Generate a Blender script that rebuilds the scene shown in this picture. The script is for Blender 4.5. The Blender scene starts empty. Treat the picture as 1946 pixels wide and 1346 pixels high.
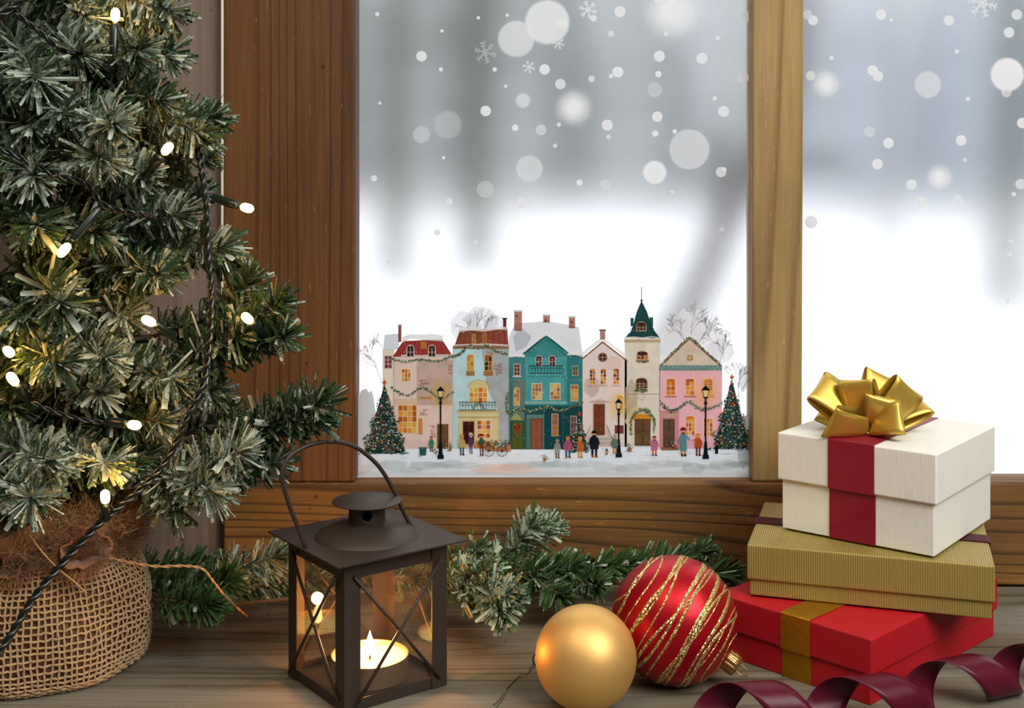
import bpy, math, random
from mathutils import Vector, Matrix
random.seed(7)
SC = bpy.context.scene
COL = SC.collection
FP, CX, HY, H = 2300.0, 973.0, 350.0, 0.3817      # focal length in pixels, centre column, horizon row, eye height

def at(x, y, d):
    return Vector(((x - CX) / FP * d, d, H - (y - HY) / FP * d))

def lin(h):
    h = h.lstrip('#')
    r = [int(h[i:i + 2], 16) / 255 for i in (0, 2, 4)]
    return tuple((c / 12.92 if c <= .04045 else ((c + .055) / 1.055) ** 2.4) for c in r) + (1,)

# ------------------------------------------------------------------ mesh builder
class MB:
    def __init__(s):
        s.v = []; s.f = []; s.m = []; s.a = []; s.sm = []
    def add(s, vs, fs, mi=0, a=0.0, smooth=False):
        b = len(s.v)
        s.v += [tuple(p) for p in vs]
        if isinstance(a, (list, tuple)): s.a += list(a)
        else: s.a += [a] * len(vs)
        for f in fs:
            s.f.append(tuple(i + b for i in f)); s.m.append(mi); s.sm.append(smooth)
    def box(s, lo, hi, mi=0):
        x0, y0, z0 = lo; x1, y1, z1 = hi
        s.add([(x0,y0,z0),(x1,y0,z0),(x1,y1,z0),(x0,y1,z0),(x0,y0,z1),(x1,y0,z1),(x1,y1,z1),(x0,y1,z1)],
              [(0,3,2,1),(4,5,6,7),(0,1,5,4),(1,2,6,5),(2,3,7,6),(3,0,4,7)], mi)
    def prism(s, base, z0, z1, mi=0):
        n = len(base)
        s.add([(p[0], p[1], z0) for p in base] + [(p[0], p[1], z1) for p in base],
              [tuple(reversed(range(n))), tuple(range(n, 2*n))] + [(i, (i+1)%n, n+(i+1)%n, n+i) for i in range(n)], mi)
    def tube(s, pts, r, n=8, mi=0, caps=True, a=0.0, closed=False):
        pts = [Vector(p) for p in pts]; N = len(pts)
        rr = r if isinstance(r, (list, tuple)) else [r] * N
        t0 = (pts[1] - pts[0]).normalized()
        u = t0.orthogonal().normalized()
        vs = []
        for i, p in enumerate(pts):
            if closed: t = (pts[(i+1) % N] - pts[i-1]).normalized()
            else: t = (pts[min(i+1, N-1)] - pts[max(i-1, 0)]).normalized()
            u = (u - t * u.dot(t))
            if u.length < 1e-6: u = t.orthogonal()
            u.normalize(); w = t.cross(u)
            for k in range(n):
                an = 2*math.pi*k/n
                vs.append(p + (u*math.cos(an) + w*math.sin(an)) * rr[i])
        fs = []
        M = N if closed else N-1
        for i in range(M):
            j = (i+1) % N
            for k in range(n):
                fs.append((i*n+k, i*n+(k+1)%n, j*n+(k+1)%n, j*n+k))
        if caps and not closed:
            fs.append(tuple(reversed(range(n)))); fs.append(tuple(range((N-1)*n, N*n)))
        s.add(vs, fs, mi, a, True)
    def lathe(s, prof, c=(0,0,0), n=48, mi=0, M=None):
        vs = []; fs = []
        for (r, z) in prof:
            for k in range(n):
                an = 2*math.pi*k/n
                p = Vector((r*math.cos(an), r*math.sin(an), z))
                if M is not None: p = M @ p
                vs.append(p + Vector(c))
        for i in range(len(prof)-1):
            for k in range(n):
                fs.append((i*n+k, i*n+(k+1)%n, (i+1)*n+(k+1)%n, (i+1)*n+k))
        s.add(vs, fs, mi, 0.0, True)
    def grid(s, rows, mi=0, smooth=True, a=0.0):
        R = len(rows); Cn = len(rows[0])
        vs = [p for r in rows for p in r]
        fs = [(i*Cn+j, i*Cn+j+1, (i+1)*Cn+j+1, (i+1)*Cn+j) for i in range(R-1) for j in range(Cn-1)]
        s.add(vs, fs, mi, a, smooth)
    def sphere(s, c, r, n=24, m=14, mi=0, sc=(1,1,1), M=None):
        vs = []; fs = []
        for i in range(m+1):
            th = math.pi*i/m
            for k in range(n):
                an = 2*math.pi*k/n
                p = Vector((math.sin(th)*math.cos(an)*sc[0], math.sin(th)*math.sin(an)*sc[1], math.cos(th)*sc[2])) * r
                if M is not None: p = M @ p
                vs.append(p + Vector(c))
        for i in range(m):
            for k in range(n):
                fs.append((i*n+k, (i+1)*n+k, (i+1)*n+(k+1)%n, i*n+(k+1)%n))
        s.add(vs, fs, mi, 0.0, True)
    def build(s, name, mats, parent=None, bevel=0, seg=2, label=None, solid=0, attr=False):
        me = bpy.data.meshes.new(name)
        org = Vector((0,0,0))
        if parent is not None: org = Vector(parent['_org']) if '_org' in parent else Vector((0,0,0))
        me.from_pydata([Vector(p) - org for p in s.v], [], s.f)
        if not isinstance(mats, (list, tuple)): mats = [mats]
        for m in mats: me.materials.append(m)
        me.polygons.foreach_set('material_index', s.m)
        me.polygons.foreach_set('use_smooth', s.sm)
        if attr:
            at_ = me.attributes.new('frost', 'FLOAT', 'POINT')
            at_.data.foreach_set('value', s.a)
        me.update()
        o = bpy.data.objects.new(name, me); COL.objects.link(o)
        if parent is not None:
            o.parent = parent; o['_org'] = list(org)
        if bevel:
            b = o.modifiers.new('bevel', 'BEVEL'); b.width = bevel; b.segments = seg; b.limit_method = 'ANGLE'
            b.harden_normals = False
        if solid:
            b = o.modifiers.new('solid', 'SOLIDIFY'); b.thickness = solid; b.offset = 0
        if label: o['label'] = label
        return o

def thing(name, loc, label, cat, group=None):
    o = bpy.data.objects.new(name, None); COL.objects.link(o)
    o.location = loc; o['_org'] = list(loc); o.empty_display_size = .02
    return tag(o, label, cat, group)

def tag(o, label, cat, group=None, kind=None):
    o['label'] = label; o['category'] = cat
    if group: o['group'] = group
    if kind: o['kind'] = kind
    return o

def struct(o, label=None):
    o['kind'] = 'structure'
    if label: o['label'] = label
    return o

def catmull(pts, n=8):
    pts = [Vector(p) for p in pts]
    P = [pts[0]*2 - pts[1]] + pts + [pts[-1]*2 - pts[-2]]
    out = []
    for i in range(1, len(P)-2):
        a, b, c, d = P[i-1], P[i], P[i+1], P[i+2]
        for k in range(n):
            t = k/n
            out.append(.5*((2*b) + (c-a)*t + (2*a-5*b+4*c-d)*t*t + (3*b-a-3*c+d)*t**3))
    out.append(P[-2]); return out

# ------------------------------------------------------------------ materials
def newmat(name):
    m = bpy.data.materials.new(name); m.use_nodes = True
    nt = m.node_tree
    return m, nt, nt.nodes['Principled BSDF'], nt.links

def pmat(name, col, rough=.5, metal=0, spec=.5, noise=0, nscale=40, bump=0, bscale=200, sheen=0, coat=0):
    m, nt, b, L = newmat(name)
    c = lin(col) if isinstance(col, str) else col
    b.inputs['Base Color'].default_value = c
    b.inputs['Roughness'].default_value = rough
    b.inputs['Metallic'].default_value = metal
    b.inputs['Specular IOR Level'].default_value = spec
    b.inputs['Sheen Weight'].default_value = sheen
    b.inputs['Coat Weight'].default_value = coat
    tc = nt.nodes.new('ShaderNodeTexCoord')
    if noise:
        nz = nt.nodes.new('ShaderNodeTexNoise'); nz.inputs['Scale'].default_value = nscale; nz.inputs['Detail'].default_value = 5
        mx = nt.nodes.new('ShaderNodeMix'); mx.data_type = 'RGBA'
        mx.inputs['A'].default_value = tuple(x*(1-noise) for x in c[:3]) + (1,)
        mx.inputs['B'].default_value = tuple(min(1, x*(1+noise)) for x in c[:3]) + (1,)
        L.new(tc.outputs['Object'], nz.inputs['Vector']); L.new(nz.outputs['Fac'], mx.inputs['Factor'])
        L.new(mx.outputs['Result'], b.inputs['Base Color'])
    if bump:
        n2 = nt.nodes.new('ShaderNodeTexNoise'); n2.inputs['Scale'].default_value = bscale; n2.inputs['Detail'].default_value = 3
        bp = nt.nodes.new('ShaderNodeBump'); bp.inputs['Strength'].default_value = bump; bp.inputs['Distance'].default_value = .001
        L.new(tc.outputs['Object'], n2.inputs['Vector']); L.new(n2.outputs['Fac'], bp.inputs['Height']); L.new(bp.outputs['Normal'], b.inputs['Normal'])
    return m

def wood(name, dark, mid, light, axis='Z', rings=26, ringdark=.5, rough=.6, off=(0,0,0), grey=None, dist=3.0, scratch=.5, fine=1.0, across='X'):
    """procedural timber: rings and fibres stretched along `axis`, dents and scratches on top"""
    m, nt, b, L = newmat(name)
    N = nt.nodes.new
    tc = N('ShaderNodeTexCoord')
    def mapping(sc, loc=(0,0,0), rot=(0,0,0)):
        mp = N('ShaderNodeMapping'); mp.inputs['Scale'].default_value = sc; mp.inputs['Location'].default_value = loc
        mp.inputs['Rotation'].default_value = rot
        L.new(tc.outputs['Object'], mp.inputs['Vector']); return mp
    ax = {'X': 0, 'Y': 1, 'Z': 2}[axis]
    def sc(a, c):
        v = [c, c, c]; v[ax] = a; return tuple(v)
    fib = N('ShaderNodeTexNoise'); fib.inputs['Scale'].default_value = 1; fib.inputs['Detail'].default_value = 6; fib.inputs['Roughness'].default_value = .65
    L.new(mapping(sc(9, 240), off).outputs['Vector'], fib.inputs['Vector'])
    big = N('ShaderNodeTexNoise'); big.inputs['Scale'].default_value = 1; big.inputs['Detail'].default_value = 3
    L.new(mapping(sc(3, 14), off).outputs['Vector'], big.inputs['Vector'])
    wv = N('ShaderNodeTexNoise'); wv.inputs['Scale'].default_value = 1; wv.inputs['Detail'].default_value = 1.5; wv.inputs['Roughness'].default_value = .35
    L.new(mapping(sc(.55*dist, 9), off).outputs['Vector'], wv.inputs['Vector'])
    wk = N('ShaderNodeMath'); wk.operation = 'MULTIPLY'; wk.inputs[1].default_value = rings; L.new(wv.outputs['Fac'], wk.inputs[0])
    wf = N('ShaderNodeMath'); wf.operation = 'FRACT'; L.new(wk.outputs[0], wf.inputs[0])
    rp = N('ShaderNodeValToRGB'); e = rp.color_ramp.elements
    e[0].position = 0; e[0].color = (0,0,0,1); e[1].position = 1; e[1].color = (0,0,0,1)
    k = rp.color_ramp.elements.new(.62); k.color = (.05,.05,.05,1)
    k = rp.color_ramp.elements.new(.88); k.color = (1,1,1,1)
    L.new(wf.outputs[0], rp.inputs['Fac'])
    m1 = N('ShaderNodeMix'); m1.data_type = 'RGBA'; m1.inputs['A'].default_value = lin(mid); m1.inputs['B'].default_value = lin(light)
    r1 = N('ShaderNodeMapRange'); r1.inputs['From Min'].default_value = .3; r1.inputs['From Max'].default_value = .7
    L.new(fib.outputs['Fac'], r1.inputs['Value']); L.new(r1.outputs['Result'], m1.inputs['Factor'])
    m2 = N('ShaderNodeMix'); m2.data_type = 'RGBA'; m2.inputs['B'].default_value = lin(dark)
    r2 = N('ShaderNodeMapRange'); r2.inputs['From Min'].default_value = .42; r2.inputs['From Max'].default_value = .72; r2.inputs['To Max'].default_value = .7
    L.new(big.outputs['Fac'], r2.inputs['Value']); L.new(r2.outputs['Result'], m2.inputs['Factor']); L.new(m1.outputs['Result'], m2.inputs['A'])
    m3 = N('ShaderNodeMix'); m3.data_type = 'RGBA'; m3.inputs['B'].default_value = tuple(x*.45 for x in lin(dark)[:3]) + (1,)
    mu = N('ShaderNodeMath'); mu.operation = 'MULTIPLY'; mu.inputs[1].default_value = ringdark
    L.new(rp.outputs['Color'], mu.inputs[0]); L.new(mu.outputs[0], m3.inputs['Factor']); L.new(m2.outputs['Result'], m3.inputs['A'])
    last = m3
    if grey:
        gz = N('ShaderNodeTexNoise'); gz.inputs['Scale'].default_value = 1; gz.inputs['Detail'].default_value = 4
        L.new(mapping(sc(2.2, 22), (3,1,2)).outputs['Vector'], gz.inputs['Vector'])
        rg = N('ShaderNodeMapRange'); rg.inputs['From Min'].default_value = .4; rg.inputs['From Max'].default_value = .62; rg.inputs['To Max'].default_value = .85
        L.new(gz.outputs['Fac'], rg.inputs['Value'])
        mg = N('ShaderNodeMix'); mg.data_type = 'RGBA'; mg.inputs['B'].default_value = lin(grey)
        L.new(rg.outputs['Result'], mg.inputs['Factor']); L.new(last.outputs['Result'], mg.inputs['A']); last = mg
    # scratches: thin broken strokes at a slant, and small pits
    sn = N('ShaderNodeTexNoise'); sn.inputs['Scale'].default_value = 1; sn.inputs['Detail'].default_value = 2
    v = [420, 420, 420]; v[ax] = 60
    L.new(mapping(tuple(v), (5,2,7), (.25,.5,.3)).outputs['Vector'], sn.inputs['Vector'])
    rs = N('ShaderNodeMapRange'); rs.inputs['From Min'].default_value = .69; rs.inputs['From Max'].default_value = .74; rs.inputs['To Max'].default_value = scratch
    L.new(sn.outputs['Fac'], rs.inputs['Value'])
    ms = N('ShaderNodeMix'); ms.data_type = 'RGBA'; ms.inputs['B'].default_value = tuple(min(1, x*1.9) for x in lin(light)[:3]) + (1,)
    L.new(rs.outputs['Result'], ms.inputs['Factor']); L.new(last.outputs['Result'], ms.inputs['A'])
    pn = N('ShaderNodeTexVoronoi'); pn.inputs['Scale'].default_value = 26
    L.new(tc.outputs['Object'], pn.inputs['Vector'])
    rpn = N('ShaderNodeMapRange'); rpn.inputs['From Min'].default_value = .055; rpn.inputs['From Max'].default_value = .03; rpn.inputs['To Max'].default_value = .8
    L.new(pn.outputs['Distance'], rpn.inputs['Value'])
    mp_ = N('ShaderNodeMix'); mp_.data_type = 'RGBA'; mp_.inputs['B'].default_value = tuple(x*.35 for x in lin(dark)[:3]) + (1,)
    L.new(rpn.outputs['Result'], mp_.inputs['Factor']); L.new(ms.outputs['Result'], mp_.inputs['A'])
    L.new(mp_.outputs['Result'], b.inputs['Base Color'])
    b.inputs['Roughness'].default_value = rough
    b.inputs['Specular IOR Level'].default_value = .35
    ad = N('ShaderNodeMath'); ad.operation = 'MULTIPLY_ADD'; ad.inputs[1].default_value = -.4
    L.new(rp.outputs['Color'], ad.inputs[0]); L.new(fib.outputs['Fac'], ad.inputs[2])
    bp = N('ShaderNodeBump'); bp.inputs['Strength'].default_value = .55*fine; bp.inputs['Distance'].default_value = .0012
    L.new(ad.outputs[0], bp.inputs['Height']); L.new(bp.outputs['Normal'], b.inputs['Normal'])
    return m

_vin = {}
def vinyl(col, alpha=1.0, tr=.35):
    """printed translucent film on the pane"""
    key = (col, alpha, tr)
    if key in _vin: return _vin[key]
    m = bpy.data.materials.new('printed_film'); m.use_nodes = True; nt = m.node_tree; nt.nodes.clear(); L = nt.links; N = nt.nodes.new
    out = N('ShaderNodeOutputMaterial'); df = N('ShaderNodeBsdfDiffuse'); tl = N('ShaderNodeBsdfTranslucent'); mx = N('ShaderNodeMixShader')
    mx.inputs[0].default_value = tr
    c = lin(col)
    tc = N('ShaderNodeTexCoord'); nz = N('ShaderNodeTexNoise'); nz.inputs['Scale'].default_value = 90; nz.inputs['Detail'].default_value = 4
    L.new(tc.outputs['Object'], nz.inputs['Vector'])
    mc = N('ShaderNodeMix'); mc.data_type = 'RGBA'
    va = .22 if alpha == 1.0 and max(c[:3]) < .72 else .04
    mc.inputs['A'].default_value = tuple(x*(1-va) for x in c[:3]) + (1,)
    mc.inputs['B'].default_value = tuple(min(.95, x*(1+va)+va*.03) for x in c[:3]) + (1,)
    L.new(nz.outputs['Fac'], mc.inputs['Factor'])
    L.new(mc.outputs['Result'], df.inputs['Color']); L.new(mc.outputs['Result'], tl.inputs['Color'])
    L.new(df.outputs[0], mx.inputs[1]); L.new(tl.outputs[0], mx.inputs[2])
    last = mx
    if alpha < 1:
        tp = N('ShaderNodeBsdfTransparent'); m2 = N('ShaderNodeMixShader'); m2.inputs[0].default_value = alpha
        L.new(tp.outputs[0], m2.inputs[1]); L.new(mx.outputs[0], m2.inputs[2]); last = m2
    L.new(last.outputs[0], out.inputs['Surface'])
    _vin[key] = m
    return m

def softvinyl(name, alpha, edge, col=(.98,.98,.98,1)):
    """white film whose print fades out from its own centre; the object's origin is the centre and its radius is 1 after scaling"""
    m = bpy.data.materials.new(name); m.use_nodes = True; nt = m.node_tree; nt.nodes.clear(); L = nt.links; N = nt.nodes.new
    out = N('ShaderNodeOutputMaterial'); df = N('ShaderNodeBsdfDiffuse'); tl = N('ShaderNodeBsdfTranslucent'); mx = N('ShaderNodeMixShader')
    df.inputs[0].default_value = tl.inputs[0].default_value = col; mx.inputs[0].default_value = .85
    tc = N('ShaderNodeTexCoord'); ln = N('ShaderNodeVectorMath'); ln.operation = 'LENGTH'
    L.new(tc.outputs['Object'], ln.inputs[0])
    mr = N('ShaderNodeMapRange'); mr.interpolation_type = 'SMOOTHSTEP'
    mr.inputs['From Min'].default_value = edge; mr.inputs['From Max'].default_value = 1.0; mr.inputs['To Min'].default_value = alpha; mr.inputs['To Max'].default_value = 0
    L.new(ln.outputs['Value'], mr.inputs['Value'])
    tp = N('ShaderNodeBsdfTransparent'); m2 = N('ShaderNodeMixShader')
    L.new(df.outputs[0], mx.inputs[1]); L.new(tl.outputs[0], mx.inputs[2])
    L.new(mr.outputs['Result'], m2.inputs[0]); L.new(tp.outputs[0], m2.inputs[1]); L.new(mx.outputs[0], m2.inputs[2]); L.new(m2.outputs[0], out.inputs['Surface'])
    return m

def needle_mat(name, green, green2, white):
    m, nt, b, L = newmat(name); N = nt.nodes.new
    tc = N('ShaderNodeTexCoord'); nz = N('ShaderNodeTexNoise'); nz.inputs['Scale'].default_value = 420; nz.inputs['Detail'].default_value = 3
    n2 = N('ShaderNodeTexNoise'); n2.inputs['Scale'].default_value = 30
    L.new(tc.outputs['Object'], nz.inputs['Vector']); L.new(tc.outputs['Object'], n2.inputs['Vector'])
    at_ = N('ShaderNodeAttribute'); at_.attribute_name = 'frost'
    ad = N('ShaderNodeMath'); ad.operation = 'ADD'; L.new(nz.outputs['Fac'], ad.inputs[0]); L.new(at_.outputs['Fac'], ad.inputs[1])
    mr = N('ShaderNodeMapRange'); mr.inputs['From Min'].default_value = .92; mr.inputs['From Max'].default_value = 1.12
    L.new(ad.outputs[0], mr.inputs['Value'])
    mg = N('ShaderNodeMix'); mg.data_type = 'RGBA'; mg.inputs['A'].default_value = lin(green); mg.inputs['B'].default_value = lin(green2)
    L.new(n2.outputs['Fac'], mg.inputs['Factor'])
    mx = N('ShaderNodeMix'); mx.data_type = 'RGBA'; mx.inputs['B'].default_value = lin(white)
    L.new(mr.outputs['Result'], mx.inputs['Factor']); L.new(mg.outputs['Result'], mx.inputs['A']); L.new(mx.outputs['Result'], b.inputs['Base Color'])
    rr = N('ShaderNodeMapRange'); rr.inputs['To Min'].default_value = .38; rr.inputs['To Max'].default_value = .95
    L.new(mr.outputs['Result'], rr.inputs['Value']); L.new(rr.outputs['Result'], b.inputs['Roughness'])
    bp = N('ShaderNodeBump'); bp.inputs['Strength'].default_value = .5; bp.inputs['Distance'].default_value = .001
    L.new(nz.outputs['Fac'], bp.inputs['Height']); L.new(bp.outputs['Normal'], b.inputs['Normal'])
    return m

def emis(name, col, st):
    m, nt, b, L = newmat(name)
    b.inputs['Base Color'].default_value = (0,0,0,1)
    b.inputs['Emission Color'].default_value = col; b.inputs['Emission Strength'].default_value = st
    return m

def thin_glass(name, tint=(1,1,1,1), rough=0.0, dirt=.06):
    m = bpy.data.materials.new(name); m.use_nodes = True; nt = m.node_tree; nt.nodes.clear(); L = nt.links; N = nt.nodes.new
    out = N('ShaderNodeOutputMaterial'); tp = N('ShaderNodeBsdfTransparent'); tp.inputs[0].default_value = tint
    gl = N('ShaderNodeBsdfGlossy'); gl.inputs['Roughness'].default_value = rough
    lw = N('ShaderNodeLayerWeight'); lw.inputs['Blend'].default_value = .5; pw5 = N('ShaderNodeMath'); pw5.operation = 'POWER'; pw5.inputs[1].default_value = 5
    L.new(lw.outputs['Facing'], pw5.inputs[0])
    fr = N('ShaderNodeMath'); fr.operation = 'MULTIPLY_ADD'; fr.inputs[1].default_value = .95; fr.inputs[2].default_value = .045; L.new(pw5.outputs[0], fr.inputs[0])
    mx = N('ShaderNodeMixShader'); L.new(fr.outputs[0], mx.inputs[0]); L.new(tp.outputs[0], mx.inputs[1]); L.new(gl.outputs[0], mx.inputs[2])
    df = N('ShaderNodeBsdfDiffuse'); df.inputs[0].default_value = (.55,.5,.45,1)
    tc = N('ShaderNodeTexCoord'); nz = N('ShaderNodeTexNoise'); nz.inputs['Scale'].default_value = 30; nz.inputs['Detail'].default_value = 5
    L.new(tc.outputs['Object'], nz.inputs['Vector'])
    mr = N('ShaderNodeMapRange'); mr.inputs['From Min'].default_value = .4; mr.inputs['From Max'].default_value = .8; mr.inputs['To Min'].default_value = dirt*.3; mr.inputs['To Max'].default_value = dirt*2
    L.new(nz.outputs['Fac'], mr.inputs['Value'])
    m2 = N('ShaderNodeMixShader'); L.new(mr.outputs['Result'], m2.inputs[0]); L.new(mx.outputs[0], m2.inputs[1]); L.new(df.outputs[0], m2.inputs[2])
    L.new(m2.outputs[0], out.inputs['Surface'])
    return m

def ribbed(name, col, freq, direction, rough=.6, bump=.4, noise=.06, grid=False, metal=0, spec=.4):
    """paper or ribbon with fine ribs; `direction` is a horizontal unit vector the ribs are counted along (None: vertical)"""
    m, nt, b, L = newmat(name); N = nt.nodes.new
    c = lin(col)
    tc = N('ShaderNodeTexCoord')
    dt = N('ShaderNodeVectorMath'); dt.operation = 'DOT_PRODUCT'; dt.inputs[1].default_value = direction
    L.new(tc.outputs['Object'], dt.inputs[0])
    mu = N('ShaderNodeMath'); mu.operation = 'MULTIPLY'; mu.inputs[1].default_value = freq*2*math.pi
    L.new(dt.outputs['Value'], mu.inputs[0])
    si = N('ShaderNodeMath'); si.operation = 'SINE'; L.new(mu.outputs[0], si.inputs[0])
    nz = N('ShaderNodeTexNoise'); nz.inputs['Scale'].default_value = 160; nz.inputs['Detail'].default_value = 3
    L.new(tc.outputs['Object'], nz.inputs['Vector'])
    mx = N('ShaderNodeMix'); mx.data_type = 'RGBA'
    mx.inputs['A'].default_value = tuple(x*(1-noise) for x in c[:3]) + (1,); mx.inputs['B'].default_value = tuple(min(1, x*(1+noise)) for x in c[:3]) + (1,)
    L.new(nz.outputs['Fac'], mx.inputs['Factor']); L.new(mx.outputs['Result'], b.inputs['Base Color'])
    bp = N('ShaderNodeBump'); bp.inputs['Strength'].default_value = bump; bp.inputs['Distance'].default_value = .0006
    L.new(si.outputs[0], bp.inputs['Height']); L.new(bp.outputs['Normal'], b.inputs['Normal'])
    b.inputs['Roughness'].default_value = rough; b.inputs['Metallic'].default_value = metal; b.inputs['Specular IOR Level'].default_value = spec
    return m

# ------------------------------------------------------------------ camera, world, lights
cam = bpy.data.cameras.new('camera'); co = bpy.data.objects.new('camera', cam); COL.objects.link(co)
co.location = (0, 0, H); co.rotation_euler = (math.radians(90), 0, 0)
cam.sensor_width = 36; cam.lens = FP/1946*36; cam.shift_y = -(673-HY)/1946; cam.clip_start = .02; cam.clip_end = 500
SC.camera = co
SC.view_settings.view_transform = 'Standard'; SC.view_settings.look = 'None'; SC.view_settings.gamma = 1
SC.view_settings.exposure = 0.0
w = bpy.data.worlds.new('overcast'); SC.world = w; w.use_nodes = True
w.node_tree.nodes['Background'].inputs[0].default_value = (.965, .98, 1.0, 1)
w.node_tree.nodes['Background'].inputs[1].default_value = 1.7

def area(name, loc, target, size, power, col, sy=None):
    l = bpy.data.lights.new(name, 'AREA'); l.energy = power; l.color = col; l.size = size
    if sy: l.shape = 'RECTANGLE'; l.size_y = sy
    o = bpy.data.objects.new(name, l); COL.objects.link(o); o.location = loc
    d = Vector(target) - Vector(loc); o.rotation_euler = d.to_track_quat('-Z', 'Y').to_euler()
    return o
area('room_softbox', (.90, -.15, 1.27), (.15, .95, .05), 1.0, 31, (1, .985, .95))
area('ceiling_bounce_fill', (-.5, -.2, 1.3), (-.5, -.2, 2), .5, 38, (1, .96, .91))  # added unseen fill, bounced off the ceiling to brighten the room softly

# ------------------------------------------------------------------ room shell and window
GLY = 1.172
M_left = wood('stained_board_left', '#3a2110', '#5d3a18', '#754c22', 'Z', 17, .5, dist=.6, off=(.3,0,.1))
M_rail = wood('stained_board_rail', '#4e3116', '#754e24', '#8a6230', 'X', 25, .8, dist=1.5, off=(.1,.2,.45), across='Z')
M_mull = wood('stained_board_mullion', '#74562e', '#937548', '#a58a5c', 'Z', 16, .5, dist=.5, off=(.7,.1,.2), scratch=.35)
M_panel = wood('grey_panel', '#5c4a3c', '#77655a', '#8a7a6e', 'Z', 9, .22, dist=.5, off=(.9,.4,.2), scratch=.1)
M_table = wood('weathered_table', '#40372a', '#605440', '#7a6f58', 'X', 26, .6, dist=1.4, off=(.2,.3,.6), grey='#7c776a', rough=.75, scratch=.2, across='Y', fine=1.5)
M_wallp = pmat('room_paint', '#8a7f70', .9, noise=.05); M_ceil = pmat('ceiling_paint', '#e6e0d6', .9)

XL, XA, XB, XC = at(425,0,1.15).x, at(675,0,1.15).x, at(1431,0,1.15).x, at(1528,0,1.15).x
ZR = at(0, 918, 1.15).z
ZT = 1.02; XD = .80; XE = .93
b = MB(); b.box((XL, 1.15, ZR+.0006), (XA, 1.185, ZT)); struct(b.build('trim_1', M_left, bevel=.0022), 'wide dark-stained upright board left of the window')
b = MB(); b.box((XL, 1.15, .0), (XE, 1.19, ZR)); struct(b.build('trim_2', M_rail, bevel=.0018), 'horizontal bottom rail with dark grain lines')
# mullion tapers very slightly towards the bottom
b = MB(); b.add([(XB,1.152,ZR+.0004),(XC-.0015,1.152,ZR+.0004),(XC-.0015,1.185,ZR+.0004),(XB,1.185,ZR+.0004),(XB,1.152,ZT),(XC+.002,1.152,ZT),(XC+.002,1.185,ZT),(XB,1.185,ZT)],
              [(0,3,2,1),(4,5,6,7),(0,1,5,4),(1,2,6,5),(2,3,7,6),(3,0,4,7)])
struct(b.build('trim_3', M_mull, bevel=.0022), 'light worn mullion between the two panes')
b = MB(); b.box((XD, 1.15, ZR), (XE, 1.185, ZT)); struct(b.build('trim_4', M_left, bevel=.002))
b = MB(); b.box((XL, 1.15, ZT), (XE, 1.19, ZT+.12)); struct(b.build('trim_5', M_rail, bevel=.002))
b = MB(); b.box((XL-.0032, 1.153, at(0,560,1.15).z), (XL-.0004, 1.165, ZT+.12)); struct(b.build('trim_6', pmat('cream_strip', '#fffbe8', .35), bevel=.0004), 'thin pale strip beside the left board')  # narrow cream strip that stops partway down the wall

# window panes: finely frosted glass, 3 mm
mg, nt, bs, L = newmat('frosted_pane')
bs.inputs['Base Color'].default_value = (1,1,1,1); bs.inputs['Transmission Weight'].default_value = 1
bs.inputs['IOR'].default_value = 1.45; bs.inputs['Roughness'].default_value = .165
for i, (x0, x1) in enumerate(((XA-.004, XB+.004), (XC-.004, XD+.004))):
    b = MB(); b.box((x0, GLY, ZR-.002), (x1, GLY+.003, ZT+.004)); struct(b.build('window_%d' % (i+1), mg))

wl = MB()
wl.box((-1.7, 1.166, -.75), (XL-.0005, 1.20, 2.0)); struct(wl.build('wall_back', M_panel), 'grey-brown wooden panelling left of the window')
wl = MB(); wl.box((XL, 1.166, -.75), (1.9, 1.20, -.0005)); wl.box((XE, 1.166, 0), (1.9, 1.20, 2.0)); wl.box((XL, 1.166, ZT+.121), (XE, 1.20, 2.0))
struct(wl.build('wall_window', M_wallp))
for nm, lo, hi in (('wall_left', (-1.75,-2,-.75), (-1.7,1.2,2.0)), ('wall_right', (1.9,-2,-.75), (1.95,1.2,2.0)), ('wall_rear', (-1.75,-2.05,-.75), (1.95,-2,2.0)),
                   ('ceiling', (-1.75,-2.05,2.0), (1.95,1.2,2.05)), ('floor', (-1.75,-2.05,-.8), (1.95,1.2,-.75))):
    b = MB(); b.box(lo, hi); struct(b.build(nm, M_ceil if nm == 'ceiling' else M_wallp))

# ------------------------------------------------------------------ table
T = thing('wooden_table', (0, .8, -.75), 'weathered grey-brown plank table under the window carrying the lantern, boxes and baubles', 'table')
b = MB()
ys = [.42, .532, .634, .738, .840, .939, 1.038, 1.1485]
for i in range(len(ys)-1):
    b.box((-.95, ys[i]+.0005, -.028), (.95, ys[i+1]-.0005, 0))
b.build('tabletop', M_table, T, bevel=.0012)
for sx in (-.85, .85):
    for sy in (.5, 1.08):
        b = MB(); b.box((sx-.035, sy-.035, -.75), (sx+.035, sy+.035, -.029)); b.build('leg', M_table, T, bevel=.002)

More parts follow.
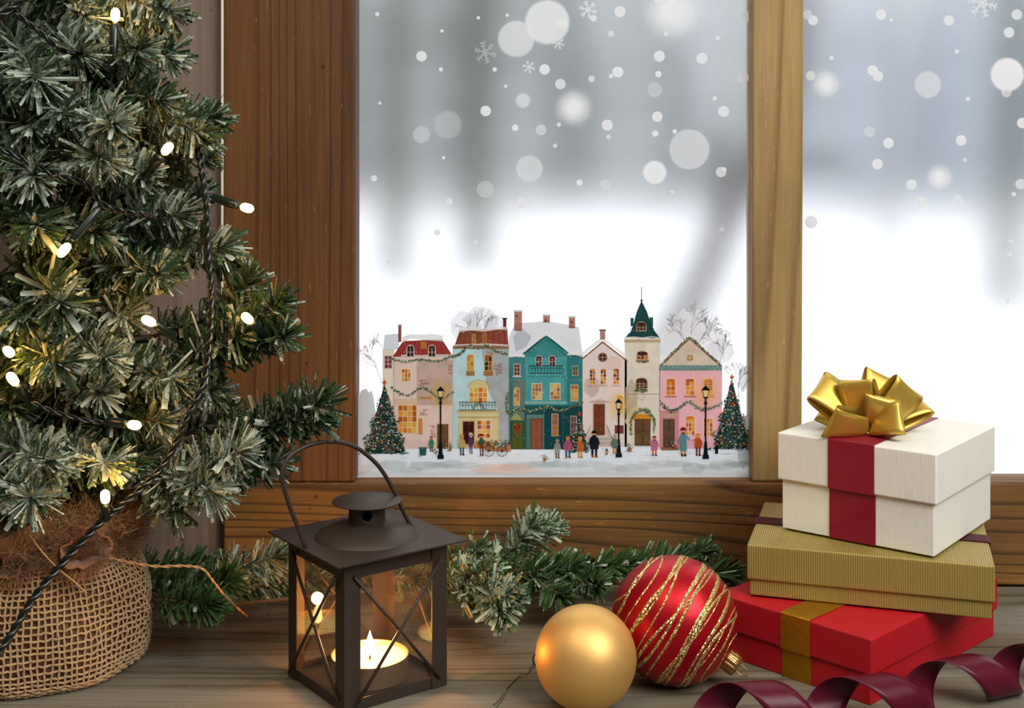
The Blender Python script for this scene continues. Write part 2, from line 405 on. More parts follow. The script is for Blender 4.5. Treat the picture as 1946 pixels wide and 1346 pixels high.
# ------------------------------------------------------------------ lantern
LM = pmat('lantern_iron', '#3b322b', .5, .35, .5, noise=.12, nscale=300, bump=.25, bscale=900)
LMi = LM
ang = math.radians(36.9)
U = Vector((math.cos(ang), math.sin(ang), 0)); V = Vector((-math.sin(ang), math.cos(ang), 0))
LC = Vector((-.1115, .9302, 0)); hw = .0443
LT = thing('candle_lantern', LC, 'dark brown metal candle lantern with crossed wires, round cap and wire handle', 'lantern')
def lp(u, v, z): return LC + U*u + V*v + Vector((0,0,z))
def lbox(b, u0, u1, v0, v1, z0, z1, mi=0):
    b.add([lp(u0,v0,z0),lp(u1,v0,z0),lp(u1,v1,z0),lp(u0,v1,z0),lp(u0,v0,z1),lp(u1,v0,z1),lp(u1,v1,z1),lp(u0,v1,z1)],
          [(0,3,2,1),(4,5,6,7),(0,1,5,4),(1,2,6,5),(2,3,7,6),(3,0,4,7)], mi)
ZP = .1105; pw = .0135; tk = .0011
for su in (-1, 1):
    for sv in (-1, 1):
        b = MB()
        u0, u1 = sorted((su*hw, su*(hw-pw))); v0, v1 = sorted((sv*hw, sv*(hw-tk)))
        lbox(b, u0, u1, v0, v1, 0, ZP)
        u0, u1 = sorted((su*hw, su*(hw-tk))); v0, v1 = sorted((sv*(hw-tk), sv*(hw-pw)))
        lbox(b, u0, u1, v0, v1, 0, ZP)
        b.build('corner_post', LM, LT, bevel=.0003)
for z0, z1, nm in ((.0965, ZP-.0002, 'top_frame'), (.0005, .0085, 'base_frame')):
    g = hw - tk*1.1; b = MB()
    lbox(b, -g, g, -g, -g+.0008, z0, z1); lbox(b, -g, g, g-.0008, g, z0, z1)
    lbox(b, -g, -g+.0008, -g, g, z0, z1); lbox(b, g-.0008, g, -g, g, z0, z1)
    if nm == 'base_frame': lbox(b, -hw+.002, hw-.002, -hw+.002, hw-.002, .002, .0036)
    b.build(nm, LM, LT)
# glass panes
GM = thin_glass('lantern_glass', (.97,.95,.92,1), .01, .008)
g = hw - .0035
for (a0, a1, c0, c1) in ((-g, g, -g-.0006, -g+.0002), (-g, g, g-.0002, g+.0006)):
    b = MB(); lbox(b, a0, a1, c0, c1, .004, .108); b.build('glass_pane', GM, LT)
    b = MB(); lbox(b, c0, c1, a0, a1, .004, .108); b.build('glass_pane', GM, LT)
# crossed wires on each side
def wire(p, q):
    b = MB(); b.tube([p, p*.5+q*.5, q], .00125, 8); return b
o1 = hw + .0012
for face in range(4):
    R = Matrix.Rotation(face*math.pi/2, 3, 'Z')
    def fp(s, z, out):
        w_ = R @ Vector((s, -out, 0)); return lp(w_.x, w_.y, z)
    e = hw - .0075
    wire(fp(-e, .0985, o1), fp(e, .008, o1)).build('cross_wire', LM, LT)
    wire(fp(e, .0985, o1+.0022), fp(-e, .006, o1+.0022)).build('cross_wire', LM, LT)
# roof plate with dome
pr = .0560
b = MB(); lbox(b, -pr, pr, -pr, pr, ZP, ZP+.0012); 
prof = [(.0405, ZP+.0010), (.039, ZP+.0028), (.035, ZP+.0052), (.028, ZP+.0084), (.021, ZP+.0108), (.014, ZP+.0125), (.0125, ZP+.0128)]
b.lathe(prof, LC, 56)
b.build('roof_plate', LM, LT)
# chimney with pierced openings: wall segments leaving four slots
b = MB(); zc0, zc1 = ZP+.0118, .1375; rc = .0136
n = 96; rows = 16
vs = []; fs = []
for j in range(rows+1):
    for k in range(n):
        a = 2*math.pi*k/n
        vs.append(LC + Vector((rc*math.cos(a), rc*math.sin(a), zc0 + (zc1-zc0)*j/rows)))
def hole(a, t):
    for c in (-1.45, 2.6, .55, -2.9):
        d = abs((a-c+math.pi) % (2*math.pi) - math.pi)*rc
        z = t*(zc1-zc0)
        if math.hypot(d, z-.0075) < .0038 or math.hypot(d*1.5, z-.0145) < .0038: return True
    return False
for j in range(rows):
    for k in range(n):
        if hole(2*math.pi*(k+.5)/n, (j+.5)/rows): continue
        fs.append((j*n+k, j*n+(k+1)%n, (j+1)*n+(k+1)%n, (j+1)*n+k))
b.add(vs, fs, 0, 0, True)
o = b.build('chimney', LM, LT, solid=.0008)
b = MB(); b.lathe([(.0001,.1376),(.0262,.1376),(.0268,.1380),(.0266,.1386),(.0262,.1388),(.0001,.1400)], LC, 64); b.build('chimney_cap', LM, LT)
# wire handle
hp = [(262,580),(240,520),(215,452),(188,385),(166,318),(150,262),(143,215),(152,168),(185,118),(245,80),(300,60),(365,51),(430,54),(500,76),(560,118),(615,172),(660,240),(700,315),(738,400),(776,484)]
hpts = []
for (cx_, cy_) in hp:
    x = 480 + cx_/2.559; y = 820 + cy_/2.559
    d = .899 + (x-582)/(783-582)*(.951-.899)
    hpts.append(at(x, y, d))
hpts[0].z = ZP+.0005; hpts[-1].z = ZP+.0005
b = MB(); b.tube(catmull(hpts, 6), .00165, 10); b.build('handle', LM, LT)
# tealight: its own thing
TC = at(703, 1243, .93); TC.z = 0
TL = thing('tealight', (TC.x, TC.y, .0036), 'lit white tealight in a metal cup inside the lantern', 'candle')
b = MB(); b.lathe([(.001,.0038),(.0285,.0038),(.029,.0045),(.0296,.0205),(.0300,.0210),(.0292,.0210),(.0286,.0202),(.0282,.0060)], (TC.x,TC.y,0), 56)
b.build('metal_cup', pmat('tin', '#b9a88e', .35, .8), TL)
m, nt, bs, L = newmat('wax')
bs.inputs['Base Color'].default_value = lin('#fff0cf'); bs.inputs['Subsurface Weight'].default_value = 1; bs.inputs['Subsurface Radius'].default_value = (1,.6,.3)
bs.inputs['Subsurface Scale'].default_value = .012; bs.inputs['Roughness'].default_value = .2
b = MB(); b.lathe([(.0001,.0165),(.012,.0167),(.024,.0168),(.0274,.0182),(.0279,.0182),(.0279,.006)], (TC.x,TC.y,0), 48); b.build('wax', m, TL)
b = MB(); b.tube([(TC.x,TC.y,.016),(TC.x+.0003,TC.y,.020),(TC.x+.001,TC.y,.0235)], .0007, 6); b.build('wick', pmat('wick', '#201510', .9), TL)
b = MB(); b.lathe([(.0001,.0195),(.0026,.0208),(.0040,.0235),(.0036,.0275),(.0022,.0320),(.0010,.0355),(.0001,.0385)], (TC.x,TC.y,0), 20); b.build('flame', emis('flame', (1,.60,.22,1), 30), TL)
def point(name, loc, p, col, r=.004):
    l = bpy.data.lights.new(name, 'POINT'); l.energy = p; l.color = col; l.shadow_soft_size = r
    o = bpy.data.objects.new(name, l); COL.objects.link(o); o.location = loc; return o
point('candle_light', (TC.x, TC.y, .040), .6, (1,.42,.12), .005)

# ------------------------------------------------------------------ baubles
def bauble_frame(axis):
    z = Vector(axis).normalized(); return z.to_track_quat('Z', 'Y').to_matrix()
mg_, nt, bs, L = newmat('matt_gold')
bs.inputs['Base Color'].default_value = lin('#e0b56c'); bs.inputs['Metallic'].default_value = .7; bs.inputs['Roughness'].default_value = .5
capm = pmat('brass_cap', '#b08a55', .35, .9, bump=.4, bscale=500)
GC = Vector((.0537, .8815, .0369))
B1 = thing('gold_bauble', (GC.x, GC.y, 0), 'plain matt gold Christmas bauble lying beside the lantern', 'bauble')
ax1 = Vector((-.72, .62, -.30)).normalized(); R1 = bauble_frame(ax1)
b = MB(); b.sphere(GC, .0369, 96, 64, M=R1); b.build('ball', mg_, B1)
b = MB(); b.lathe([(.0065,.0355),(.0068,.0362),(.0068,.0425),(.006,.0435),(.0001,.0438)], GC, 24, M=R1); b.build('cap', capm, B1)
def ring(c, r, ax, tr=.0006, arc=2*math.pi):
    M_ = bauble_frame(ax); return [c + M_ @ Vector((r*math.cos(arc*i/24), r*math.sin(arc*i/24), 0)) for i in range(24)]
b = MB(); b.tube(ring(GC + ax1*.0475, .0048, ax1.cross(Vector((0,0,1)))), .0005, 6, closed=True); b.build('hanging_loop', pmat('dark_wire','#3a3028',.4,.8), B1)
tp = catmull([GC + ax1*.051, at(1000,1285,.905), at(985,1290,.90), Vector((at(965,1312,.9).x, .915, .0006)), Vector((at(950,1330,.9).x, .895, .0006)), Vector((at(938,1336,.9).x, .885, .0006))], 8)
b = MB(); b.tube(tp, .00035, 5); b.tube([p + Vector((.002, .006*math.sin(i*.1), .0002)) for i, p in enumerate(tp)], .0003, 5); b.build('thread', pmat('green_thread','#39402f',.8), B1)

RC = Vector((.1243, .9280, .0476)); Rr = .0476
B2 = thing('red_bauble', (RC.x, RC.y, 0), 'red Christmas bauble with swirling gold glitter lines', 'bauble')
capd = (at(1385,1256,.915) - RC); capd = capd.normalized()
R2 = bauble_frame(capd)
mr_, nt, bs, L = newmat('satin_red'); bs.inputs['Base Color'].default_value = lin('#b0081a'); bs.inputs['Metallic'].default_value = .62; bs.inputs['Roughness'].default_value = .36
b = MB(); b.sphere(RC, Rr, 96, 64, M=R2); b.build('ball', mr_, B2)
# glitter lines: slightly wavy tilted rings, many little facets
m, nt, bs, L = newmat('gold_glitter'); N = nt.nodes.new
tc = N('ShaderNodeTexCoord'); vo = N('ShaderNodeTexVoronoi'); vo.inputs['Scale'].default_value = 1300
L.new(tc.outputs['Object'], vo.inputs['Vector'])
rp = N('ShaderNodeValToRGB'); rp.color_ramp.elements[0].color = lin('#7a5a1c'); rp.color_ramp.elements[1].color = lin('#fff0a0')
sx = N('ShaderNodeSeparateColor'); L.new(vo.outputs['Color'], sx.inputs[0]); L.new(sx.outputs[0], rp.inputs['Fac']); L.new(rp.outputs['Color'], bs.inputs['Base Color'])
nm = N('ShaderNodeVectorMath'); nm.operation = 'SUBTRACT'; nm.inputs[1].default_value = (.5,.5,.5); L.new(vo.outputs['Color'], nm.inputs[0])
gn = N('ShaderNodeNewGeometry'); na = N('ShaderNodeVectorMath'); na.operation = 'ADD'; L.new(gn.outputs['Normal'], na.inputs[0]); L.new(nm.outputs[0], na.inputs[1])
nn = N('ShaderNodeVectorMath'); nn.operation = 'NORMALIZE'; L.new(na.outputs[0], nn.inputs[0]); L.new(nn.outputs[0], bs.inputs['Normal'])
bs.inputs['Metallic'].default_value = .75; bs.inputs['Roughness'].default_value = .3
glit = m
b = MB()
tilts = [(.86,.06),(.74,.08),(.64,.05),(.52,.10),(.40,.07),(.27,.12),(.12,.08),(.02,.15),(-.10,.07),(-.22,.1),(-.34,.05),(-.44,.1),(-.54,.06),(-.64,.05),(-.72,.08),(-.80,.04),(-.88,.03)]
for i, (h_, wv) in enumerate(tilts):
    ph = i*1.9; pts = []
    for k in range(140):
        a = 2*math.pi*k/140
        z = -(h_) + wv*math.sin(a+ph) + .025*math.sin(3*a+ph*2)
        z = max(-.97, min(.93, z)); rr = math.sqrt(1-z*z)
        pts.append((a, z, rr))
    wd = .0011*(1+.4*math.sin(i*2.3))
    rows = []
    for (a, z, rr) in pts + pts[:1]:
        ww = wd*(1 + .35*math.sin(a*2+ph)) / Rr
        row = []
        for s_ in (-1, -.4, .4, 1):
            zz = max(-.985, min(.95, z + s_*ww*rr)); r2 = math.sqrt(1-zz*zz)
            lift = Rr + (.0004 if abs(s_) < .9 else -.0001) + random.uniform(-.00012, .00018)
            row.append(RC + R2 @ Vector((r2*math.cos(a), r2*math.sin(a), zz))*lift)
        rows.append(row)
    b.grid(rows, 0, False)
b.build('glitter_stripes', glit, B2)
b = MB()
nseg = 48; prof = [(.0078,.0455),(.0080,.0475),(.0074,.0490),(.0080,.0510),(.0076,.0560),(.0060,.0572),(.0001,.0576)]
vs = []; fs = []
for (r, z) in prof:
    for k in range(nseg):
        a = 2*math.pi*k/nseg; r_ = r*(1+.07*math.cos(12*a)) if r > .001 else r
        vs.append(RC + R2 @ Vector((r_*math.cos(a), r_*math.sin(a), z)))
for i in range(len(prof)-1):
    for k in range(nseg): fs.append((i*nseg+k, i*nseg+(k+1)%nseg, (i+1)*nseg+(k+1)%nseg, (i+1)*nseg+k))
b.add(vs, fs, 0, 0, True); b.build('cap', capm, B2)
b = MB(); b.tube(ring(RC + capd*.0605 + Vector((0,0,.0)), .0050, capd.cross(Vector((.3,1,.4)))), .00055, 6, closed=True); b.build('hanging_loop', capm, B2)

# ------------------------------------------------------------------ gift boxes
def giftbox(name, F, U_, V_, lu, lv, z0, zl, z1, over, mat, label, matlid=None):
    """F = front corner of the base; U_ to the right-back, V_ to the left-back"""
    c = F + U_*lu/2 + V_*lv/2
    t = thing(name, (c.x, c.y, z0), label, 'gift box')
    def quad(e): return [F - U_*e - V_*e, F + U_*(lu+e) - V_*e, F + U_*(lu+e) + V_*(lv+e), F - U_*e + V_*(lv+e)]
    b = MB(); b.prism(quad(0), z0, z1-.003); b.build('base', mat, t, bevel=.0008)
    b = MB(); b.prism(quad(over), zl, z1); b.build('lid', matlid or mat, t, bevel=.0014, seg=3)
    return t
def band(t, name, F, U_, V_, s0, s1, lu, z0, zl, z1, over, mat, label=None, ext=None):
    """ribbon that runs over the lid along U_, between s0 and s1 along V_, down both ends"""
    e = over + .0006; th = .0007; lo = over*0+.0006
    b = MB()
    path = [(-lo, z0), (-lo, zl-.0015), (-e, zl), (-e, z1+th*.2), (-e+.0012, z1+th), (lu+e-.0012, z1+th), (lu+e, z1+th*.2), (lu+e, zl), (lu+lo, zl-.0015), (lu+lo, z0)]
    rows = [[F + U_*u + V_*s0 + Vector((0,0,z)), F + U_*u + V_*(s0*.5+s1*.5) + Vector((0,0,z)), F + U_*u + V_*s1 + Vector((0,0,z))] for (u, z) in path]
    b.grid(rows, 0, False)
    return b.build(name, mat, t, solid=.0005, label=label)
def dirs(deg):
    a = math.radians(deg); return Vector((math.cos(a), math.sin(a), 0)), Vector((-math.sin(a), math.cos(a), 0))
# red
Ur, Vr = dirs(43.5); Fr = Vector((.2621, .8850, 0))
M_red = ribbed('red_card', '#ab0b1b', 900, (0,0,1), .55, .12, .08)
G1 = giftbox('gift_box', Fr, Ur, Vr, .20, .135, 0, .0225, .0495, .0022, M_red, 'flat red gift box with gold ribbon, bottom of the stack')
M_goldrib = ribbed('gold_ribbon', '#b5821c', 900, (.5,.5,.7), .34, .25, .2, metal=.75)
band(G1, 'ribbon', Fr, Ur, Vr, .0496, .0755, .20, 0, .0225, .0495, .0022, M_goldrib, 'woven metallic gold ribbon')
edge = pmat('pale_gold_edge', '#c9a24a', .4, .6)
# gold
Ug, Vg = dirs(-17.6); Fg = Vector((.1915, .9743, 0))
M_gold = ribbed('ribbed_gold_card', '#9c8a4c', 560, tuple(Ug), .45, .35, .06, metal=.3)
G2 = giftbox('gift_box', Fg, Ug, Vg, .1815, .133, .0510, .0640, .0920, .0022, M_gold, 'ribbed olive-gold gift box in the middle of the stack')
b = MB()
# burgundy band around it, running along its length
e = .0030
path = [(-.0006,.052),(-.0006,.0625),(-e,.064),(-e,.0922),(-e+.001,.0928),(.1815+e-.001,.0928),(.1815+e,.0922),(.1815+e,.064),(.1821,.0625),(.1821,.052)]
b.grid([[Fg + Ug*u + Vg*s + Vector((0,0,z)) for s in (.060,.070,.080)] for (u, z) in path], 0, False)
M_burg = pmat('burgundy_satin', '#420a1c', .45, .0, .12, sheen=.0, bump=.15, bscale=1500)
b.build('ribbon', M_burg, G2, solid=.0005, label='narrow burgundy satin ribbon')
# white
Uw, Vw = dirs(51.2); Fw = Vector((.3259, .9345, 0))
M_white = ribbed('white_card', '#e4e4dc', 900, tuple((Uw-Vw).normalized()), .6, .12, .03)
G3 = giftbox('gift_box', Fw, Uw, Vw, .137, .1275, .0936, .1345, .1738, .0030, M_white, 'square white gift box with red ribbon and gold bow, top of the stack')
M_redrib = pmat('red_ribbon', '#82102a', .42, 0, .4, sheen=0, bump=.1, bscale=1200)
band(G3, 'ribbon', Fw, Uw, Vw, .0464, .0853, .137, .0936, .1345, .1738, .0030, M_redrib, 'broad red satin ribbon')
# gold star bow (sits stuck on the box lid: part of the box)
mb_, nt, bs, L = newmat('satin_gold'); bs.inputs['Base Color'].default_value = lin('#cfae50'); bs.inputs['Metallic'].default_value = .75; bs.inputs['Roughness'].default_value = .38
BC = Fw + Vw*.067 + Uw*.036 + Vector((0,0,.1752))
def petal(tipv, width, splay, roll, hk=.22, base=(0,0,0)):
    """a ribbon loop: out from the centre and folded back; the two layers splay so that the outer fold makes a pointed corner"""
    d = Vector(tipv); Ln = d.length; d.normalize()
    n_ = Vector((-.25,-1,.35)); n_ = (n_ - d*n_.dot(d)).normalized()
    n_ = Matrix.Rotation(math.radians(roll), 3, d) @ n_; side = d.cross(n_)
    rows = []; n = 40
    for i in range(n+1):
        t = i/n; th = t*math.pi
        out = Ln*(1 - abs(math.cos(th))**2.6)
        hgt = -Ln*hk*math.cos(th)*(math.sin(th)**.6 if 0 < t < 1 else 0)
        sh = math.radians(splay)*math.cos(th)
        wdir = side*math.cos(sh) + d*math.sin(sh)
        wd = width*(.55 + .45*math.sin(th)**.6) if 0 < t < 1 else width*.55
        c = BC + Vector(base) + d*out + n_*hgt
        rows.append([c + wdir*((k/6-.5)*wd) for k in range(7)])
    bb = MB(); bb.grid(rows, 0, True); return bb
specs = [((-.040,.008,.034),.034,34,25,.20,(0,.004,.003)), ((-.012,-.004,.040),.032,-30,-28,.26,(0,0,.004)), ((.017,.016,.042),.030,34,20,.16,(0,.006,.003)),
         ((.030,-.004,.035),.032,32,30,.24,(.002,0,.004)), ((.046,.008,.020),.030,-32,-25,.20,(.002,.002,.004)), ((-.036,-.018,.006),.030,-34,-38,.24,(-.002,-.004,.007)),
         ((.016,-.022,.010),.028,28,-10,.34,(.002,-.006,.008)), ((.004,-.014,.026),.028,24,10,.30,(.002,-.002,.006)), ((.010,.034,.014),.028,30,0,.2,(0,.004,.004)), ((-.030,.028,.012),.028,30,0,.2,(0,.004,.004))]
bow = MB()
bow.lathe([(.0001,0),(.009,0),(.009,.002),(.0001,.002)], BC, 16)
bo = bow.build('bow', mb_, G3, label='shiny gold ribbon star bow')
for sp in specs:
    pb = petal(*sp); pb.v = [(x, y, max(z, .1752)) for (x, y, z) in pb.v]
    o = pb.build('bow_loop', mb_, bo, solid=.0003)

# ------------------------------------------------------------------ burgundy curling ribbon on the table
b = MB(); rows = []
axp = catmull([Vector((.112,.832,0)), Vector((.160,.842,0)), Vector((.2532,.8555,0)), Vector((.338,.892,0)), Vector((.42,.925,0)), Vector((.50,.95,0))], 80)
Ltot = 0; acc = [0]
for i in range(1, len(axp)): Ltot += (axp[i]-axp[i-1]).length; acc.append(Ltot)
pitch = .083
for i, p in enumerate(axp):
    t_ = (axp[min(i+1,len(axp)-1)] - axp[max(i-1,0)]).normalized()
    side = Vector((-t_.y, t_.x, 0))
    ph = 2*math.pi*(acc[i]-.019)/pitch
    rz, ry = .0165, .0175
    c = p + Vector((0,0,rz+.0007)) + side*(math.sin(ph)*ry) + Vector((0,0,-math.cos(ph)*rz))
    rows.append([c + t_*(.033*(k/6-.5)) for k in range(7)])
b.grid(rows, 0, True)
o = b.build('satin_ribbon', pmat('burgundy_satin_ribbon', '#500a20', .34, 0, .25, sheen=0, noise=.05, bump=.12, bscale=1500), solid=.0005)
tag(o, 'curled burgundy satin ribbon lying on the table before the red box', 'ribbon')

# ------------------------------------------------------------------ frosted sprigs
M_need = needle_mat('frosted_needles', '#1d4030', '#465a28', '#b0bdae')
M_needg = needle_mat('green_needles', '#2f4f2c', '#4f6a34', '#b0bea6')
M_stem = pmat('twig_wire', '#6b5a45', .8, noise=.3, bump=.5, bscale=600)
def sprig(b, root, tip, nl=.022, dens=2600, frost=.5, start=.12, wid=.0022, droop=0.0, spread=55, ball=.6):
    root = Vector(root); tip = Vector(tip); Ls = (tip-root).length
    mid = (root+tip)/2 + Vector((random.uniform(-.05,.05), random.uniform(-.05,.05), random.uniform(-.02,.06)))*Ls
    path = [root*(1-t)**2 + mid*2*t*(1-t) + tip*t*t for t in [i/10 for i in range(11)]]
    b.tube(path, [.0017-.0009*i/10 for i in range(11)], 5, 1, a=.9)
    n = int(dens*Ls*(1-start)) + int(60*ball)
    for i in range(n):
        end = i >= n - int(60*ball)
        t = 1.0 if end else start + (1-start)*random.random()
        q = min(t, .999)*10; k = int(q); f = q-k
        p = path[k].lerp(path[k+1], f); d = (path[k+1]-path[k]).normalized()
        r = d.orthogonal().normalized(); r = Matrix.Rotation(random.uniform(0, 2*math.pi), 3, d) @ r
        sp = math.radians(random.uniform(5, spread) if end else random.gauss(spread, 10))
        nd = (d*math.cos(sp) + r*math.sin(sp))
        ln = nl*random.uniform(.7, 1.12)*(1.0 if t < .8 else .9)
        wd = wid*random.choice((.35,.6,.9,1.1,1.2))*random.uniform(.85,1.1)
        fr = frost + random.gauss(0, .16)
        thick = random.random() < .10*frost*2
        if thick: wd *= 1.35; fr = .95
        s_ = nd.cross(Vector((random.gauss(0,1), random.gauss(0,1), random.gauss(0,1)))).normalized()
        u_ = nd.cross(s_)
        bend = u_*ln*random.uniform(-.16,.16) + Vector((0,0,-droop*ln))
        p1 = p + nd*ln*.5 + bend*.35; p2 = p + nd*ln + bend
        rid = u_*wd*.28
        vs = [p - s_*wd*.35, p + rid*.5, p + s_*wd*.35, p1 - s_*wd*.5, p1 + rid, p1 + s_*wd*.5, p2 - s_*wd*.45, p2 + rid, p2 + s_*wd*.45]
        b.add(vs, [(0,1,4,3),(1,2,5,4),(3,4,7,6),(4,5,8,7)], 0, [fr+.12]*3 + [fr]*3 + [fr-.05]*3, thick)

# ------------------------------------------------------------------ Christmas tree in its burlap sack
TX = Vector((-.3726, .966, 0))
TREE = thing('christmas_tree', TX, 'artificial frosted Christmas tree standing in a burlap sack', 'tree')
b = MB(); b.tube([TX + Vector((0,0,.07)), TX + Vector((-.004,0,.3)), TX + Vector((-.008,.004,.72))], [.012,.010,.006], 12); b.build('trunk', pmat('trunk', '#3c2a1b', .9, noise=.3, bump=.8, bscale=150), TREE)

# x0,y0,d0 -> x1,y1,d1 , needle length, frost, density scale
SP = [
 (40,-60,.96, 160,30,.90,.024,.62),(120,-40,.97, 318,20,.93,.024,.62),(130,60,.97, 320,105,.93,.022,.60),(60,30,.96, 150,100,.88,.024,.6),
 (0,40,.96, 70,150,.87,.026,.66),(60,150,.95, 120,215,.88,.024,.62),(130,120,.97, 260,95,.90,.022,.55),(160,180,.96, 372,250,.92,.023,.5),
 (150,140,.97, 300,190,.90,.022,.45),(110,200,.96, 215,235,.86,.026,.66),(200,230,.97, 400,225,.94,.020,.45),(-30,250,.95, 65,335,.87,.026,.64),
 (60,270,.96, 190,300,.87,.025,.66),(130,300,.97, 270,330,.90,.022,.55),(250,300,.98, 385,300,.95,.018,.5),(220,400,.98, 375,365,.97,.018,.55),
 (-20,380,.94, 70,430,.87,.024,.42),(60,420,.95, 180,440,.89,.022,.5),(180,430,.97, 330,410,.93,.022,.58),(180,480,.97, 415,470,.92,.023,.42),
 (260,480,.98, 430,500,.95,.016,.4),(170,500,.96, 300,520,.90,.022,.48),(30,500,.95, 115,575,.86,.028,.42),(-30,520,.95, 40,600,.88,.024,.4),
 (120,560,.97, 235,600,.92,.022,.66),(160,640,.97, 250,560,.93,.020,.72),(230,740,.97, 450,640,.91,.026,.45),(330,700,.96, 520,580,.90,.022,.33),
 (400,680,.95, 535,640,.90,.020,.33),(380,720,.97, 470,540,.93,.022,.38),(170,700,.96, 330,720,.90,.024,.58),(200,760,.97, 400,745,.93,.022,.5),
 (0,640,.95, 110,690,.87,.024,.5),(100,640,.96, 200,680,.88,.024,.62),(60,730,.97, 190,745,.90,.022,.66),(130,790,.97, 300,800,.91,.022,.5),
 (280,930,.96, 600,770,.91,.025,.42),(300,930,.96, 450,860,.90,.026,.62),(220,900,.97, 400,930,.90,.026,.66),(430,830,.94, 600,800,.91,.020,.35),
 (-40,840,.94, 90,880,.86,.026,.62),(0,900,.94, 60,945,.86,.026,.66),(60,850,.95, 200,880,.88,.024,.62),(140,840,.97, 270,870,.93,.020,.5),
 (250,860,.97, 330,960,.92,.024,.62),(-40,700,.94, 20,770,.90,.022,.4),(330,840,.98, 430,790,.97,.018,.5),(-40,100,.94, 10,170,.88,.024,.5),
 (-20,190,.95, 60,240,.89,.024,.6),(420,900,.95, 520,880,.92,.020,.5),(290,640,.97, 380,610,.95,.020,.55)]
for (x0,y0,d0,x1,y1,d1,nl,fr) in SP:
    b = MB()
    r0 = at(x0,y0,d0); t0 = Vector((TX.x-.004, TX.y, max(.12, min(.7, r0.z - .02))))
    if (r0 - t0).length > .015:
        b.tube([t0, (t0+r0)/2 + Vector((0,0,.004)), r0], [.0022,.002,.0017], 6, 1, a=.5)
    sprig(b, r0, at(x1,y1,d1), nl*1.16, 2500, fr-.08, wid=.0031)
    b.v = [(x, min(y, 1.149), max(z, .003)) for (x, y, z) in b.v]
    b.build('branch', [M_need, M_stem], TREE, attr=True)
# the far side and heart of the tree
def bound(y):
    t = [(-100,300),(0,310),(100,320),(200,350),(300,330),(400,380),(500,330),(560,180),(620,200),(700,330),(780,300),(860,260),(960,190)]
    for i in range(len(t)-1):
        if t[i][0] <= y <= t[i+1][0]:
            f = (y-t[i][0])/(t[i+1][0]-t[i][0]); return t[i][1]*(1-f)+t[i+1][1]*f
    return 250
for i in range(46):
    y1 = -80 + 1010*(i/46) + random.uniform(-15,15)
    an = random.uniform(-.3, math.pi+.3) if i % 3 else random.uniform(math.pi*.9, 2.1*math.pi)
    rr = random.uniform(.06, .115)
    tip = Vector((TX.x + math.cos(an)*rr*1.3, min(TX.y + math.sin(an)*rr, 1.10), H - (y1-HY)/FP*.97))
    px = CX + tip.x/tip.y*FP
    if px > bound(y1)-30: tip.x -= (px-bound(y1)+30)/FP*tip.y
    if tip.z < .14: tip.z = .14
    root = Vector((TX.x-.004, TX.y, max(.12, tip.z - .03)))
    b = MB(); sprig(b, root, tip, .025, 1900, random.uniform(.2,.5), .1, wid=.0030)
    b.build('branch', [M_need, M_stem], TREE, attr=True)

# burlap sack woven from jute threads
JU = pmat('jute', '#b5966a', .9, noise=.35, nscale=120, bump=.6, bscale=900, sheen=.3)
JD = pmat('jute_dark', '#6a4a2c', .95, noise=.3, nscale=60)
JB = pmat('jute_brown', '#9a6636', .95, noise=.4, nscale=70, bump=.8, bscale=600, sheen=.3)
sprof = [(.070,.000),(.0755,.004),(.0785,.015),(.0800,.030),(.0800,.045),(.0780,.060),(.0735,.074),(.066,.085),(.0555,.092),(.049,.095)]
def sprofat(t):
    q = t*(len(sprof)-1); k = min(int(q), len(sprof)-2); f = q-k
    return sprof[k][0]*(1-f)+sprof[k+1][0]*f, sprof[k][1]*(1-f)+sprof[k+1][1]*f
def sackp(a, t, off=0):
    r, z = sprofat(t)
    fold = (max(0, t-.35)/.65)**1.6
    r += .0045*fold*math.sin(9*a+.6) + .0022*math.sin(3*a+1)*math.sin(math.pi*t) + .0012*math.sin(7*a+t*6) + off
    return Vector((TX.x + r*math.cos(a), TX.y + r*math.sin(a), max(.0004, z) + .0015*abs(math.sin(4*a))*math.sin(math.pi*t)+.0012))
SK = MB(); rows = [[sackp(2*math.pi*k/72, j/20, -.0022) for k in range(73)] for j in range(21)]
SK.grid(rows); sack = SK.build('burlap_sack', JD, TREE, label='coarse woven brown burlap sack')
NW, NF = 104, 27
weave = MB()
for j in range(NF):
    t = .015 + .975*j/(NF-1)
    ph = random.uniform(-.002,.002); pts = []
    for k in range(NW*2):
        a = 2*math.pi*k/(NW*2)
        sgn = math.sin(math.pi*(k) + math.pi*.5) * (1 if j % 2 else -1) if k % 2 == 0 else 0
        pts.append(sackp(a + random.uniform(-.004,.004), min(1, max(0, t + ph + .004*math.sin(a*5+j) + random.uniform(-.004,.004))), sgn*.0009 if k % 4 == 0 else -sgn*.0009))
    weave.tube(pts, .00092, 5, closed=True)
for k in range(NW):
    a0 = 2*math.pi*k/NW; pts = []; jit = random.uniform(-.008,.008)
    for j in range(NF):
        t = .015 + .975*j/(NF-1)
        s_ = (1 if (j+k) % 2 else -1)
        pts.append(sackp(a0 + jit + .008*math.sin(j*.5+k) + random.uniform(-.005,.005), t, s_*.0009))
    weave.tube(pts, .00088, 5)
weave.build('woven_threads', JU, sack)
